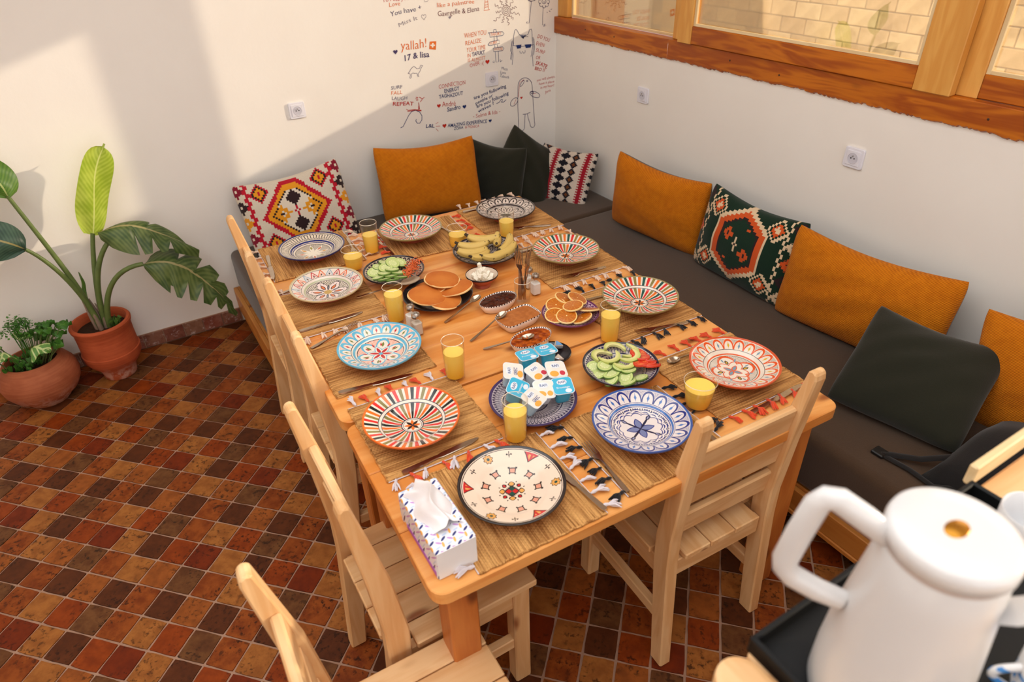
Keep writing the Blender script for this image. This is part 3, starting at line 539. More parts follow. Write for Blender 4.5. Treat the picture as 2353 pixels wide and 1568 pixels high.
# ================================================================== SOCKETS
SOCK = plain('socket_plastic', srgb(232, 230, 238), 0.35, 0.5, var=0.02)
SOCK2 = plain('socket_well', srgb(206, 204, 214), 0.4, 0.5, var=0.02)
PIN = plain('socket_hole', srgb(50, 44, 44), 0.6)
def rrect(w, h, r, n=4):
    P = []
    for cx, cy, a0 in ((w / 2 - r, h / 2 - r, 0), (-w / 2 + r, h / 2 - r, 90), (-w / 2 + r, -h / 2 + r, 180), (w / 2 - r, -h / 2 + r, 270)):
        for i in range(n + 1):
            a = radians(a0 + 90 * i / n); P.append((cx + r * cos(a), cy + r * sin(a)))
    return P
def socket(loc, side, label):
    s = thing('wall_socket', label, 'socket', loc, 0.0, 'wall sockets')
    if side == 'r': s.rotation_euler = (0, 0, -pi / 2)
    fn = lambda u, v, w: (u, -w, v)
    MB().prism(rrect(0.082, 0.078, 0.008), 0.0, 0.010, fn).build('frame', SOCK, s, bevel=0.002)
    fp = MB().prism(rrect(0.058, 0.056, 0.003), 0.0095, 0.013, fn).build('face_plate', SOCK, s, bevel=0.001)
    rot = Matrix.Rotation(pi / 2, 4, 'X')
    w = MB().lathe([(0.0215, 0.0125), (0.0215, 0.0145), (0.0195, 0.0145), (0.019, 0.0135)], 24).build('well', SOCK2, fp, smooth=40); w.matrix_local = rot
    for dx, dz in ((-0.007, 0.0), (0.007, 0.0)):
        h = MB().lathe([(0.0028, 0.0), (0.0028, 0.0143)], 10).build('pin_hole', PIN, fp); h.matrix_local = Matrix.Translation((dx, 0, dz)) @ rot
    h = MB().lathe([(0.0022, 0.0), (0.0022, 0.019), (0.0012, 0.020)], 10).build('earth_pin', plain('pin_metal', srgb(170, 160, 150), 0.3, metal=1.0), fp); h.matrix_local = Matrix.Translation((0, 0, 0.009)) @ rot
socket((-1.580, 0, 1.056), 'b', 'white wall socket alone on the sunlit part of the back wall')
socket((-0.447, 0, 1.050), 'b', 'white wall socket on the back wall among the felt-pen writing')
socket((0, -0.800, 1.046), 'r', 'small white wall socket under the window near the room corner')
socket((0, -2.028, 1.048), 'r', 'white wall socket above the big mustard cushion on the right wall')

# ================================================================== BENCH
m = Mat('mattress_cloth', 0.9, 0.2, sheen=0.25)
n = m.noise(scale=260.0, detail=2); n2 = m.noise(scale=5.0, detail=3)
m.base(m.mix(n * 0.5 + n2 * 0.5, srgb(60, 43, 29), srgb(82, 62, 45))); m.bump(n, 0.25, 0.002)
MATTRESS = m.mat
def soft_box(lo, hi, r, n=5, bulge=0.004):
    """box with rounded, slightly bulging faces"""
    mb = MB().box(lo, hi)
    me = mb.mesh('tmp', MATTRESS)
    bm = bmesh.new(); bm.from_mesh(me)
    bmesh.ops.bevel(bm, geom=bm.edges[:], offset=r, segments=n, affect='EDGES', profile=0.5)
    return bm
def bm_obj(name, bm, mat, parent=None, smooth=40):
    me = bpy.data.meshes.new(name); bm.to_mesh(me); bm.free(); me.materials.append(mat)
    if smooth:
        me.polygons.foreach_set('use_smooth', [True] * len(me.polygons)); me.set_sharp_from_angle(angle=radians(smooth))
    return link(name, me, parent)
bench = thing('corner_bench', 'low pine bench frame running along two walls under the dark mattresses', 'bench', (0, 0, 0))
BX, BY = wood('bench', 'x'), wood('bench', 'y'); BZ = wood('bench', 'z')
box('end_board', (-2.105, -0.715, 0.075), (-2.083, -0.006, 0.205), BY, bench)
box('front_board', (-2.083, -0.735, 0.08), (-0.775, -0.715, 0.20), BX, bench)
box('front_board', (-0.795, -4.3, 0.105), (-0.775, -0.736, 0.195), BY, bench)
box('ledge', (-0.80, -4.3, 0.085), (-0.765, -0.736, 0.105), BY, bench)
box('deck', (-2.083, -0.715, 0.18), (-0.775, -0.006, 0.205), BX, bench)
box('deck', (-0.775, -4.3, 0.18), (-0.006, -0.006, 0.205), BY, bench)
for x, y in ((-2.06, -0.68), (-2.06, -0.06), (-1.4, -0.68), (-0.74, -1.2), (-0.74, -2.2), (-0.74, -3.2), (-0.74, -4.2), (-0.06, -2.2), (-0.06, -4.2)):
    box('leg', (x - 0.025, y - 0.025, 0.0), (x + 0.025, y + 0.025, 0.18), BZ, bench)
o = bm_obj('mattress', soft_box((-2.078, -0.725, 0.205), (-0.012, -0.012, 0.425), 0.035), MATTRESS)
tag(o, 'dark brown-grey bench mattress along the back wall', 'mattress', 'bench mattresses')
o = bm_obj('mattress', soft_box((-0.785, -4.3, 0.205), (-0.012, -0.730, 0.43), 0.035), MATTRESS)
tag(o, 'long dark brown-grey bench mattress along the right wall under the windows', 'mattress', 'bench mattresses')

# ================================================================== TABLES
def table(y0, y1, label, cuts):
    """T-frame; y0 > y1. planks run across the table"""
    t = thing('dining_table', label, 'table', TT(-1.44, (y0 + y1) / 2, 0), TA, 'pine tables pushed end to end')
    hx = 0.6035; hy = (y0 - y1) / 2; r = 0.035
    ys = [hy] + cuts + [-hy]
    WT = wood('table', 'x')
    for i in range(len(ys) - 1):
        a, b = ys[i], ys[i + 1]
        P = []
        def corner(cx, cy, a0):
            for k in range(6):
                q = radians(a0 + 18 * k); P.append((cx + r * cos(q), cy + r * sin(q)))
        if i == 0: corner(hx - r, a - r, 0); corner(-hx + r, a - r, 90)
        else: P += [(hx, a - 0.0008), (-hx, a - 0.0008)]
        if i == len(ys) - 2: corner(-hx + r, b + r, 180); corner(hx - r, b + r, 270)
        else: P += [(-hx, b + 0.0008), (hx, b + 0.0008)]
        o = MB().prism(P, 0.714, 0.75, lambda u, v, w: (u, v, w)).build('plank', WT, t, bevel=0.0025)
    LZ = wood('leg', 'z')
    for sx in (-1, 1):
        for sy in (-1, 1):
            cx, cy = sx * (hx - 0.075), sy * (hy - 0.075)
            box('leg', (cx - 0.036, cy - 0.036, 0.0), (cx + 0.036, cy + 0.036, 0.713), LZ, t, 0.004)
    for sx in (-1, 1):
        box('apron', (sx * (hx - 0.075) - 0.012, -hy + 0.112, 0.62), (sx * (hx - 0.075) + 0.012, hy - 0.112, 0.713), wood('leg', 'y'), t)
    for sy in (-1, 1):
        box('apron', (-hx + 0.112, sy * (hy - 0.09) - 0.012, 0.64), (hx - 0.112, sy * (hy - 0.09) + 0.012, 0.713), wood('leg', 'x'), t)
    return t
table(-1.0, -2.182, 'long varnished pine table carrying the pancakes and bananas, against the benches', [0.36, 0.12, -0.13, -0.36])
table(-2.192, -2.806, 'small varnished pine table in front, with the yogurt plate and tissue box', [0.10, -0.11])

# ================================================================== CHAIRS
def chair(label, loc, rz):
    c = thing('dining_chair', label, 'chair', loc, rz, 'pine slat-back chairs')
    PX, PY, PZ = wood('pine', 'x'), wood('pine', 'y'), wood('pine', 'z')
    W2 = 0.20
    # rear post side outline (y, z): raked below and above the seat
    front = [(-0.184, 0.0), (-0.142, 0.40), (-0.138, 0.50), (-0.160, 0.70), (-0.209, 0.940)]
    back = [(-0.212, 0.950), (-0.224, 0.954), (-0.234, 0.947), (-0.2375, 0.93), (-0.214, 0.72), (-0.198, 0.52), (-0.200, 0.42), (-0.232, 0.0)]
    P = front + back
    for sx in (-1, 1):
        MB().prism(P, sx * W2 - sx * 0.039, sx * W2, lambda u, v, w: (w, u, v)).build('rear_post', PZ, c, bevel=0.004)
        box('front_leg', (sx * W2 - 0.045 if sx > 0 else -W2, 0.145, 0.0), (sx * W2 if sx > 0 else -W2 + 0.045, 0.195, 0.412), PZ, c, 0.004)
        xa, xb = sorted((sx * (W2 - 0.008), sx * (W2 - 0.034)))
        box('side_rail', (xa, -0.15, 0.345), (xb, 0.15, 0.410), PY, c)
        box('side_stretcher', (xa, -0.165, 0.165), (xb, 0.15, 0.205), PY, c)
    box('front_rail', (-W2 + 0.045, 0.155, 0.345), (W2 - 0.045, 0.180, 0.410), PX, c)
    box('rear_rail', (-W2 + 0.042, -0.185, 0.345), (W2 - 0.042, -0.160, 0.410), PX, c)
    ws = [0.066, 0.088, 0.088, 0.088, 0.066]; x = -sum(ws) / 2 - 0.006
    for i, w_ in enumerate(ws):
        y0 = -0.128 if i in (0, 4) else -0.198
        box('seat_slat', (x + 0.001, y0, 0.4125), (x + w_ + 0.001, 0.215, 0.434), PY, c, 0.003)
        x += w_ + 0.003
    for z in (0.548, 0.668, 0.788):
        yy = -0.160 - max(0, (z - 0.52)) * 0.105
        M = Matrix.Translation((0, yy - 0.006, z)) @ Matrix.Rotation(radians(7.5), 4, 'X')
        o = MB().box((-W2 + 0.036, -0.011, -0.042), (W2 - 0.036, 0.011, 0.042)).build('back_slat', PX, c, bevel=0.005); o.matrix_local = M
    return c
chair('pine chair pushed under the table, back to the potted palm, furthest from the camera', (-1.925, -1.13, 0), -pi / 2 + TA)
chair('pine chair at the left side of the table, second from the back bench', (-1.94, -1.72, 0), -pi / 2 + TA)
chair('pine chair at the left front corner of the table beside the tissue box', (-2.055, -2.375, 0), -pi / 2 - 0.01)
chair('pine chair at the bottom edge of the picture, standing out from the table', (-2.262, -2.795, 0), -pi / 2 - 0.03)
chair('pine chair at the front end of the table with its back to the camera', (-1.318, -2.545, 0), TA)

# ================================================================== CUSHIONS
def cushion_matrix(side, c, yaw, lean, roll):
    if side == 'b': B = Matrix(((1, 0, 0), (0, 0, -1), (0, 1, 0)))
    else: B = Matrix(((0, 0, -1), (-1, 0, 0), (0, 1, 0)))
    R = B @ Matrix.Rotation(yaw, 3, 'Y') @ Matrix.Rotation(lean, 3, 'X') @ Matrix.Rotation(roll, 3, 'Z')
    return Matrix.Translation(c) @ R.to_4x4()
def pillow_face(w, h, t, sgn, seed, n=26, bulge=1.0):
    rs = random.Random(seed); k = [(rs.uniform(-6, 6), rs.uniform(-6, 6), rs.uniform(0, 6)) for _ in range(5)]
    def fn(a, b):
        u, v = 2 * a - 1, 2 * b - 1
        # denser towards the edges
        u = sin(u * pi / 2); v = sin(v * pi / 2)
        cr = 1 - 0.055 * (u * v) ** 4
        x = w / 2 * u * (1 - 0.05 * (1 - v * v)); y = h / 2 * v * (1 - 0.05 * (1 - u * u))
        q = max(0.0, (1 - u ** 2) * (1 - v ** 2))
        z = sgn * t * (q ** 0.42)
        z += 0.004 * q ** 0.5 * sum(sin(kx * u * 2 + ky * v * 2 + ph) for kx, ky, ph in k) / 2
        sag = -0.028 * (1 - u * u) * max(0, v) * t / 0.08
        return (x * cr, y * cr + sag, z)
    return MB().grid(n, n, fn)
def cushion(label, side, c, yaw, lean, roll, w, h, t, mf, mbk, seed, name='cushion', group='bench cushions'):
    M = cushion_matrix(side, c, yaw, lean, roll); w *= 1.035; h *= 1.03
    o = thing(name, label, 'cushion', (0, 0, 0), 0, group); o.matrix_world = M
    f = pillow_face(w, h, t, 1, seed).build('front_cover', mf, o, smooth=60)
    b = pillow_face(w, h, t * 1.15, -1, seed).build('back_cover', mbk, o, smooth=60)
    return o
m = Mat('mustard_chenille', 0.85, 0.12, sheen=0.06)
x, y, z = m.obj()
cv = (((x + y * 0.35) * 560.0).sin() * ((y - x * 0.35) * 700.0).sin()) * 0.5 + 0.5
n = m.noise(scale=45.0, detail=3); n2 = m.noise(scale=6.0, detail=2)
m.base(m.mix((n * 0.3 + n2 * 0.25 + cv * 0.3 + 0.08).sm(0.25, 0.75), srgb(172, 90, 6), srgb(212, 126, 18))); m.bump(cv + n * 0.6, 0.5, 0.003)
MUST = m.mat
def cloth(name, a, b, sheen=0.2):
    m = Mat(name, 0.9, 0.2, sheen=sheen); n = m.noise(scale=300.0, detail=2); n2 = m.noise(scale=7.0)
    m.base(m.mix(n * 0.6 + n2 * 0.4, srgb(*a), srgb(*b))); m.bump(n, 0.25, 0.002); return m.mat
DKGREEN = cloth('dark_green_cotton', (26, 28, 18), (40, 40, 28))
DKBROWN = cloth('dark_brown_backing', (62, 54, 46), (84, 74, 64))
BLACKC = cloth('black_cotton', (16, 15, 16), (30, 28, 28))

def kilim(name, P):
    """stepped kilim weave: every band follows a coarse thread grid"""
    m = Mat(name, 0.9, 0.15, sheen=0.15)
    x, y, z = m.obj()
    s = P['step']
    qx = (x / s + 0.5).floor() * s; qy = (y / s + 0.5).floor() * s
    ax, ay = qx.abs(), qy.abs()
    n = m.noise(scale=220.0, detail=2)
    c = m.mix(n, P['bg'], tuple(v * 0.8 for v in P['bg']))
    d = ax * P['kx'] + ay * P['ky']                       # big medallion
    d = d.mx(ax * P['cx']).mx(ay * P['cy'])
    for lim, col in P['rings']: c = m.mix(d.lt(lim), c, col)
    # zig-zag edge line inside the medallion
    for (px, py, rr, cols) in P['stars']:
        dx, dy = (qx - px).abs(), (qy - py).abs()
        e = (dx + dy) + ((dx / s) % 2.0 + (dy / s) % 2.0) * s * 0.45
        for lim, col in zip(rr, cols): c = m.mix(e.lt(lim), c, col)
    for (px, py, rr, cols) in P['corners']:
        dx, dy = (ax - px).abs(), (ay - py).abs(); e = dx + dy
        for lim, col in zip(rr, cols): c = m.mix(e.lt(lim), c, col)
    # side bands
    b0 = P['band']
    ph = (y / (s * 4.0)).fract(); i2 = (y / (s * 2.0)).floor() % 2.0
    off = i2 * s
    c = m.mix((ax - off).btw(b0, b0 + 1.6 * s), c, P['bandcol'])
    t = (y / (s * 8.0) + 0.5); k = t.floor() % 3.0; v = ((t.fract()) - 0.5) * s * 8.0
    e = (ax - (b0 + 5.4 * s)).abs() + v.abs() + (((v / s).floor()) % 2.0) * s * 0.5
    bandm = e.lt(s * 3.6)
    for j, col in enumerate(P['motif']): c = m.mix(bandm * k.near(float(j), 0.4), c, col)
    c = m.mix(e.lt(s * 0.9), c, P['bg'])
    m.base(c); m.bump(n, 0.3, 0.002)
    return m.mat
CRM, MUS, BLK, BEI = srgb(178, 24, 44), srgb(218, 146, 34), srgb(46, 30, 32), srgb(216, 204, 186)
KIL1 = kilim('kilim_cream', dict(step=0.0100, bg=BEI, kx=0.86, ky=0.74, cx=0.5, cy=0.98,
    rings=[(0.150, CRM), (0.128, MUS), (0.106, BLK), (0.099, BEI)],
    stars=[(0.0, 0.065, (0.042, 0.018, 0.009), (BLK, MUS, BLK)), (0.0, -0.065, (0.042, 0.018, 0.009), (BLK, MUS, BLK)), (-0.072, 0.0, (0.050, 0.020, 0.012), (MUS, BEI, BLK)), (0.072, 0.0, (0.050, 0.020, 0.012), (MUS, BEI, BLK)), (0, 0, (0.018, 0.007), (CRM, BEI)), (0, 0.022, (0.010,), (CRM,)), (0, -0.022, (0.010,), (CRM,))],
    corners=[(0.150, 0.125, (0.052, 0.040, 0.026, 0.014), (CRM, BLK, MUS, CRM))], band=0.196, bandcol=CRM, motif=(MUS, BLK, srgb(128, 20, 44))))
GRN, ORG, CRE = srgb(20, 46, 32), srgb(206, 84, 34), srgb(222, 196, 160)
KIL2 = kilim('kilim_green', dict(step=0.0095, bg=GRN, kx=0.52, ky=0.96, cx=1.14, cy=0.5,
    rings=[(0.160, CRE), (0.141, ORG), (0.116, BLK), (0.107, GRN)],
    stars=[(-0.055, 0.035, (0.040, 0.014), (ORG, BLK)), (0.055, -0.035, (0.040, 0.014), (ORG, BLK)), (0.045, 0.075, (0.014,), (ORG,)), (-0.045, -0.075, (0.014,), (ORG,)), (0, 0, (0.018, 0.007), (CRE, BLK)), (0, 0.026, (0.012,), (CRE,)), (0, -0.026, (0.012,), (CRE,))],
    corners=[(0.165, 0.120, (0.050, 0.040, 0.030, 0.018), (CRE, GRN, ORG, CRE))], band=0.200, bandcol=CRE, motif=(ORG, CRE, BLK)))
def band_kilim():
    m = Mat('kilim_black_white', 0.9, 0.15, sheen=0.15); x, y, z = m.obj(); s = 0.0072
    n = m.noise(scale=220.0, detail=2); W_ = srgb(214, 200, 186); R_ = srgb(150, 24, 40); K_ = srgb(22, 20, 30); B_ = srgb(110, 62, 30)
    u = x / (s * 9.0) + 0.5; a = ((u.fract()) - 0.5) * 9.0; k = u.floor() % 3.0
    v = (((y / (s * 6.0)).fract()) - 0.5) * 6.0; qa = (a + 0.5).floor().abs(); qv = (v + 0.5).floor().abs()
    c = m.mix(n, W_, tuple(q * 0.8 for q in W_))
    hook = (qa + qv * 1.5).lt(4.6) * (qa * (qv % 2.0)).lt(3.5)
    c = m.mix(hook * k.lt(0.5), c, K_)
    c = m.mix((qa + qv).lt(3.6) * k.near(1.0, 0.4), c, K_); c = m.mix((qa + qv).lt(1.6) * k.near(1.0, 0.4), c, B_)
    c = m.mix(((a - 1.5 * (qv % 2.0)).abs()).lt(2.2) * k.gt(1.5), c, R_)
    m.base(c); m.bump(n, 0.3, 0.002); return m.mat
KIL3 = band_kilim()
cushion('cream kilim cushion with red and mustard diamond leaning on the back wall', 'b', (-1.725, -0.205, 0.625), -0.20, -0.40, 0.13, 0.53, 0.40, 0.075, KIL1, BLACKC, 1)
cushion('mustard cushion on the back wall bench beside two dark green cushions', 'b', (-0.985, -0.20, 0.635), -0.22, -0.30, 0.0, 0.56, 0.40, 0.085, MUST, DKBROWN, 2)
cushion('dark green cushion wedged against the mustard cushion in the corner', 'b', (-0.575, -0.215, 0.592), -1.05, -0.26, -0.03, 0.38, 0.33, 0.07, DKGREEN, DKGREEN, 3)
cushion('dark green cushion standing on its corner against the corner wall', 'b', (-0.385, -0.275, 0.598), -0.10, -0.56, -0.72, 0.36, 0.37, 0.06, DKGREEN, DKGREEN, 4)
cushion('black, white and red banded kilim cushion in the room corner', 'r', (-0.215, -0.40, 0.545), 0.50, -0.50, -0.05, 0.36, 0.33, 0.055, KIL3, BLACKC, 5)
cushion('mustard cushion under the small socket on the right wall bench', 'r', (-0.185, -1.175, 0.625), 0.16, -0.02, -0.045, 0.57, 0.385, 0.085, MUST, DKBROWN, 6)
cushion('dark green kilim cushion with an orange diamond on the right bench', 'r', (-0.175, -1.74, 0.62), -0.03, -0.20, -0.01, 0.535, 0.385, 0.08, KIL2, BLACKC, 7)
cushion('wide mustard cushion behind the loose dark green cushion', 'r', (-0.185, -2.31, 0.62), 0.11, -0.16, 0.0, 0.64, 0.385, 0.085, MUST, DKBROWN, 8)
cushion('dark green cushion lying loose in front of the wide mustard cushion', 'r', (-0.40, -2.68, 0.57), 0.33, -0.98, -0.08, 0.41, 0.40, 0.085, DKGREEN, DKGREEN, 9)
cushion('mustard cushion cut off by the right edge of the picture', 'r', (-0.185, -3.03, 0.64), 0.08, -0.20, 0.20, 0.55, 0.40, 0.085, MUST, DKBROWN, 10)

# ---- black bag on the bench
bag = thing('shoulder_bag', 'black cloth bag with straps lying at the right end of the bench', 'bag', (-0.42, -3.05, 0.43))
mb = MB(); mb.grid(18, 18, lambda a, b: (0.24 * (2 * a - 1), 0.20 * (2 * b - 1) - 0.05, 0.002 + 0.13 * max(0, (1 - (2 * a - 1) ** 2) * (1 - (2 * b - 1) ** 2)) ** 0.4 + 0.010 * sin(9 * a + 4 * b) * (1 - (2 * a - 1) ** 2)))
mb.build('body', BLACKC, bag, smooth=60)
MB().tube([(-0.12, 0.10, 0.06), (-0.20, 0.18, 0.025), (-0.24, 0.25, 0.010), (-0.26, 0.27, 0.010)], 0.013, 8, flat=0.35).build('strap', BLACKC, bag, smooth=50)
MB().tube([(-0.26, 0.27, 0.008), (-0.25, 0.18, 0.008), (-0.26, 0.10, 0.010), (-0.20, 0.02, 0.03)], 0.011, 8, flat=0.35).build('strap', BLACKC, bag, smooth=50)
box('buckle', (-0.275, 0.255, 0.002), (-0.235, 0.295, 0.014), plain('buckle_black', srgb(14, 14, 14), 0.4), bag, 0.003)

# ================================================================== PLANTS
def terracotta(name, a, b):
    m = Mat(name, 0.75, 0.25); x, y, z = m.obj()
    n = m.noise(scale=14.0, detail=4); n2 = m.noise(m.vec(x * 3.0, y * 3.0, z * 60.0), 2.0, 3); ch = m.noise(scale=26.0, detail=4, rough=0.65)
    c = m.mix((n * 0.5 + n2 * 0.5).sm(0.3, 0.7), srgb(*a), srgb(*b))
    c = m.mix(z.sm(0.12, 0.02) * ch.sm(0.42, 0.6) * 0.6, c, srgb(214, 170, 150))
    m.base(c); m.bump(n2 + n * 0.4, 0.2, 0.004); return m.mat
m = Mat('potting_soil', 0.95, 0.1); n = m.noise(scale=60.0, detail=4); m.base(m.mix(n, srgb(34, 22, 16), srgb(66, 44, 30))); m.bump(n, 0.8, 0.01); SOIL = m.mat
def leaf_mat(name, a, b, rib, back=None):
    m = Mat(name, 0.42, 0.45, sheen=0.05); x, y, z = m.obj()
    at = m.N.new('ShaderNodeAttribute'); at.attribute_name = 'leafuv'
    sp = m.N.new('ShaderNodeSeparateXYZ'); m.L.new(at.outputs['Vector'], sp.inputs[0])
    u, v = X(m.nt, sp.outputs[0]), X(m.nt, sp.outputs[1])
    n = m.noise(scale=16.0, detail=2)
    st = ((v * 110.0 - u.abs() * 18.0).sin() * 0.5 + 0.5)
    c = m.mix((st * 0.18 + n * 0.82).sm(0.25, 0.75), srgb(*a), srgb(*b))
    c = m.mix(u.abs().lt(0.045), c, srgb(*rib))
    m.base(c); m.bump(st, 0.12, 0.002)
    m.b.inputs['Transmission Weight'].default_value = 0.0
    # thin leaf: part of the light comes through
    tl = m.N.new('ShaderNodeBsdfTranslucent'); m.L.new(c, tl.inputs[0])
    mx = m.N.new('ShaderNodeMixShader'); mx.inputs[0].default_value = 0.35
    m.L.new(m.b.outputs[0], mx.inputs[1]); m.L.new(tl.outputs[0], mx.inputs[2]); m.L.new(mx.outputs[0], m.N['Material Output'].inputs[0])
    return m.mat
LEAF_A = leaf_mat('leaf_young_green', (150, 176, 44), (190, 208, 84), (214, 224, 130))
LEAF_B = leaf_mat('leaf_dark_green', (58, 84, 38), (112, 128, 70), (170, 160, 110))
LEAF_C = leaf_mat('leaf_mid_green', (70, 112, 40), (112, 146, 62), (176, 190, 120))
LEAF_D = leaf_mat('leaf_blue_green', (40, 66, 56), (70, 96, 78), (150, 140, 90))
STEM = plain('palm_stem', srgb(98, 116, 58), 0.5, var=0.2)
SHEATH = plain('palm_sheath', srgb(150, 126, 108), 0.7, var=0.25)
def bez(P, t):
    P = [Vector(p) for p in P]
    while len(P) > 1: P = [P[i].lerp(P[i + 1], t) for i in range(len(P) - 1)]
    return P[0]
def blade(mb, ctrl, half, nrm, fold=0.25, droop=0.12, nu=10, nv=26, splits=(), prof=None, uvs=None):
    """leaf blade swept along a bezier midrib; splits = (side, t, width) tears"""
    prof = prof or (lambda t: (sin(pi * min(1, t * 1.02 + 0.0) ** 0.62)) ** 0.75)
    pts = [bez(ctrl, j / nv) for j in range(nv + 1)]
    nrm = Vector(nrm)
    base = len(mb.v)
    for j in range(nv + 1):
        t = j / nv
        tg = (pts[min(j + 1, nv)] - pts[max(j - 1, 0)]).normalized()
        side = tg.cross(nrm).normalized(); n_ = side.cross(tg).normalized()
        for i in range(nu + 1):
            u = 2 * i / nu - 1; w = half * max(0.0, prof(t))
            k = 1.0
            for sd, ts, tw in splits:
                if u * sd > 0 and abs(t - ts) < tw: k = min(k, 0.22 + 0.78 * abs(t - ts) / tw) if abs(u) > 0.15 else k
            uu = u * k
            p = pts[j] + side * (w * uu) + n_ * (-fold * w * abs(uu) + 0.012 * sin(7 * t + 3 * u)) + Vector((0, 0, -droop * half * uu * uu))
            p += tg * (0.25 * w * abs(uu))
            mb.v.append(tuple(p)); uvs.append((u, t))
    for j in range(nv):
        for i in range(nu):
            mb.f.append((base + j * (nu + 1) + i, base + j * (nu + 1) + i + 1, base + (j + 1) * (nu + 1) + i + 1, base + (j + 1) * (nu + 1) + i)); mb.mi.append(0)
def leaf_obj(name, mat, parent, ctrl, half, nrm, **kw):
    mb = MB(); uvs = []
    blade(mb, ctrl, half, nrm, uvs=uvs, **kw)
    o = mb.build(name, mat, parent, smooth=70)
    at = o.data.attributes.new('leafuv', 'FLOAT_VECTOR', 'POINT')
    for i, (a, b) in enumerate(uvs): at.data[i].vector = (a, b, 0)
    return o
PA = Vector((-2.735, -0.175, 0.0))
TERA = terracotta('terracotta_orange', (184, 88, 50), (158, 68, 36))
TERB = terracotta('terracotta_brown', (174, 100, 66), (146, 76, 46))
palm = thing('potted_palm', 'tall broad-leaved plant in an orange terracotta pot with a narrow foot', 'potted plant', PA)
pot = MB().lathe([(0.068, 0.0), (0.074, 0.006), (0.077, 0.03), (0.084, 0.055), (0.112, 0.088), (0.126, 0.115), (0.129, 0.15), (0.124, 0.152), (0.123, 0.22), (0.124, 0.275), (0.131, 0.285), (0.133, 0.298), (0.128, 0.306), (0.117, 0.306), (0.110, 0.296), (0.108, 0.26)], 48, cap1=False).build('pot', TERA, palm, smooth=40)
MB().lathe([(0.0001, 0.268), (0.05, 0.27), (0.109, 0.262)], 24, cap0=False, cap1=False).build('soil', SOIL, palm, smooth=60)
rel = lambda P: [Vector(p) - PA for p in P]
def pstem(P, r0, r1):
    P = rel(P); pts = [bez(P, t / 14) for t in range(15)]
    MB().tube(pts, [r0 + (r1 - r0) * t / 14 for t in range(15)], 8).build('stem', STEM, palm, smooth=60)
pstem([(-2.745, -0.18, 0.26), (-2.735, -0.19, 0.45), (-2.80, -0.20, 0.70), (-2.858, -0.20, 0.96)], 0.014, 0.008)
pstem([(-2.74, -0.19, 0.26), (-2.735, -0.20, 0.46), (-2.81, -0.22, 0.66), (-2.878, -0.23, 0.737)], 0.013, 0.008)
pstem([(-2.725, -0.17, 0.26), (-2.70, -0.18, 0.45), (-2.665, -0.18, 0.60), (-2.623, -0.18, 0.725)], 0.013, 0.009)
pstem([(-2.715, -0.18, 0.26), (-2.71, -0.20, 0.46), (-2.65, -0.22, 0.64), (-2.555, -0.23, 0.705)], 0.014, 0.010)
pstem([(-2.705, -0.19, 0.26), (-2.685, -0.22, 0.42), (-2.62, -0.26, 0.58), (-2.475, -0.28, 0.572)], 0.014, 0.010)
for k, (dx, dy, tz) in enumerate(((-0.02, 0.0, 0.44), (0.005, 0.01, 0.42), (0.02, -0.01, 0.40), (-0.005, -0.02, 0.46), (0.028, 0.006, 0.36))):
    b = Vector((dx * 0.9, dy, 0.255))
    MB().tube([b, b + Vector((dx * 0.3, 0, 0.07)), Vector((dx * 1.1 - 0.01, dy, tz))], [0.02, 0.016, 0.004], 8, flat=0.6).build('sheath', SHEATH, palm, smooth=60)
S = lambda t: max(0.0, sin(pi * t ** 0.7)) ** 0.8
leaf_obj('leaf', LEAF_A, palm, rel([(-2.625, -0.18, 0.715), (-2.58, -0.17, 0.85), (-2.53, -0.16, 0.99), (-2.455, -0.14, 1.085)]), 0.066, (0.35, -1, 0.1), fold=0.12, droop=0.0, prof=lambda t: max(0.0, 1 - abs(2 * t - 0.9) ** 4) ** 0.6 if t < 0.97 else max(0.0, (1 - t) / 0.03) * 0.5)
leaf_obj('leaf', LEAF_C, palm, rel([(-2.858, -0.20, 0.955), (-2.86, -0.19, 1.03), (-2.89, -0.19, 1.09), (-2.98, -0.18, 1.17)]), 0.075, (0.2, -1, 0.3), fold=0.15, droop=0.1)
leaf_obj('leaf', LEAF_D, palm, rel([(-2.878, -0.23, 0.737), (-2.93, -0.24, 0.80), (-3.0, -0.25, 0.845), (-3.14, -0.25, 0.87)]), 0.085, (0.1, -1, 0.35), fold=0.10, droop=0.1)
leaf_obj('leaf', LEAF_B, palm, rel([(-2.60, -0.23, 0.74), (-2.46, -0.23, 0.76), (-2.36, -0.24, 0.72), (-2.235, -0.25, 0.56)]), 0.098, (0.25, -0.55, 1.0), fold=0.25, droop=0.35, splits=((1, 0.35, 0.03), (1, 0.55, 0.035), (1, 0.72, 0.03), (-1, 0.5, 0.03), (-1, 0.75, 0.03)))
leaf_obj('leaf', LEAF_B, palm, rel([(-2.475, -0.28, 0.572), (-2.33, -0.30, 0.575), (-2.22, -0.31, 0.45), (-2.155, -0.31, 0.22)]), 0.122, (0.45, -0.75, 0.6), fold=0.20, droop=0.2, splits=((1, 0.25, 0.03), (1, 0.45, 0.035), (1, 0.62, 0.03), (1, 0.78, 0.03), (1, 0.88, 0.025), (-1, 0.3, 0.035), (-1, 0.5, 0.03), (-1, 0.7, 0.03), (-1, 0.85, 0.025)))
leaf_obj('leaf', LEAF_C, palm, rel([(-2.75, -0.16, 0.40), (-2.745, -0.15, 0.45), (-2.735, -0.15, 0.50), (-2.735, -0.15, 0.55)]), 0.010, (0.3, -1, 0.1), fold=0.4, droop=0)
for k in range(5):
    a = k * 1.3; b = Vector((0.06, -0.03, 0.27))
    leaf_obj('weed_leaf', LEAF_C, palm, [b, b + Vector((0.008 * cos(a), 0.008 * sin(a), 0.03)), b + Vector((0.03 * cos(a), 0.03 * sin(a), 0.045))], 0.008, (0, 0, 1), nu=4, nv=6)

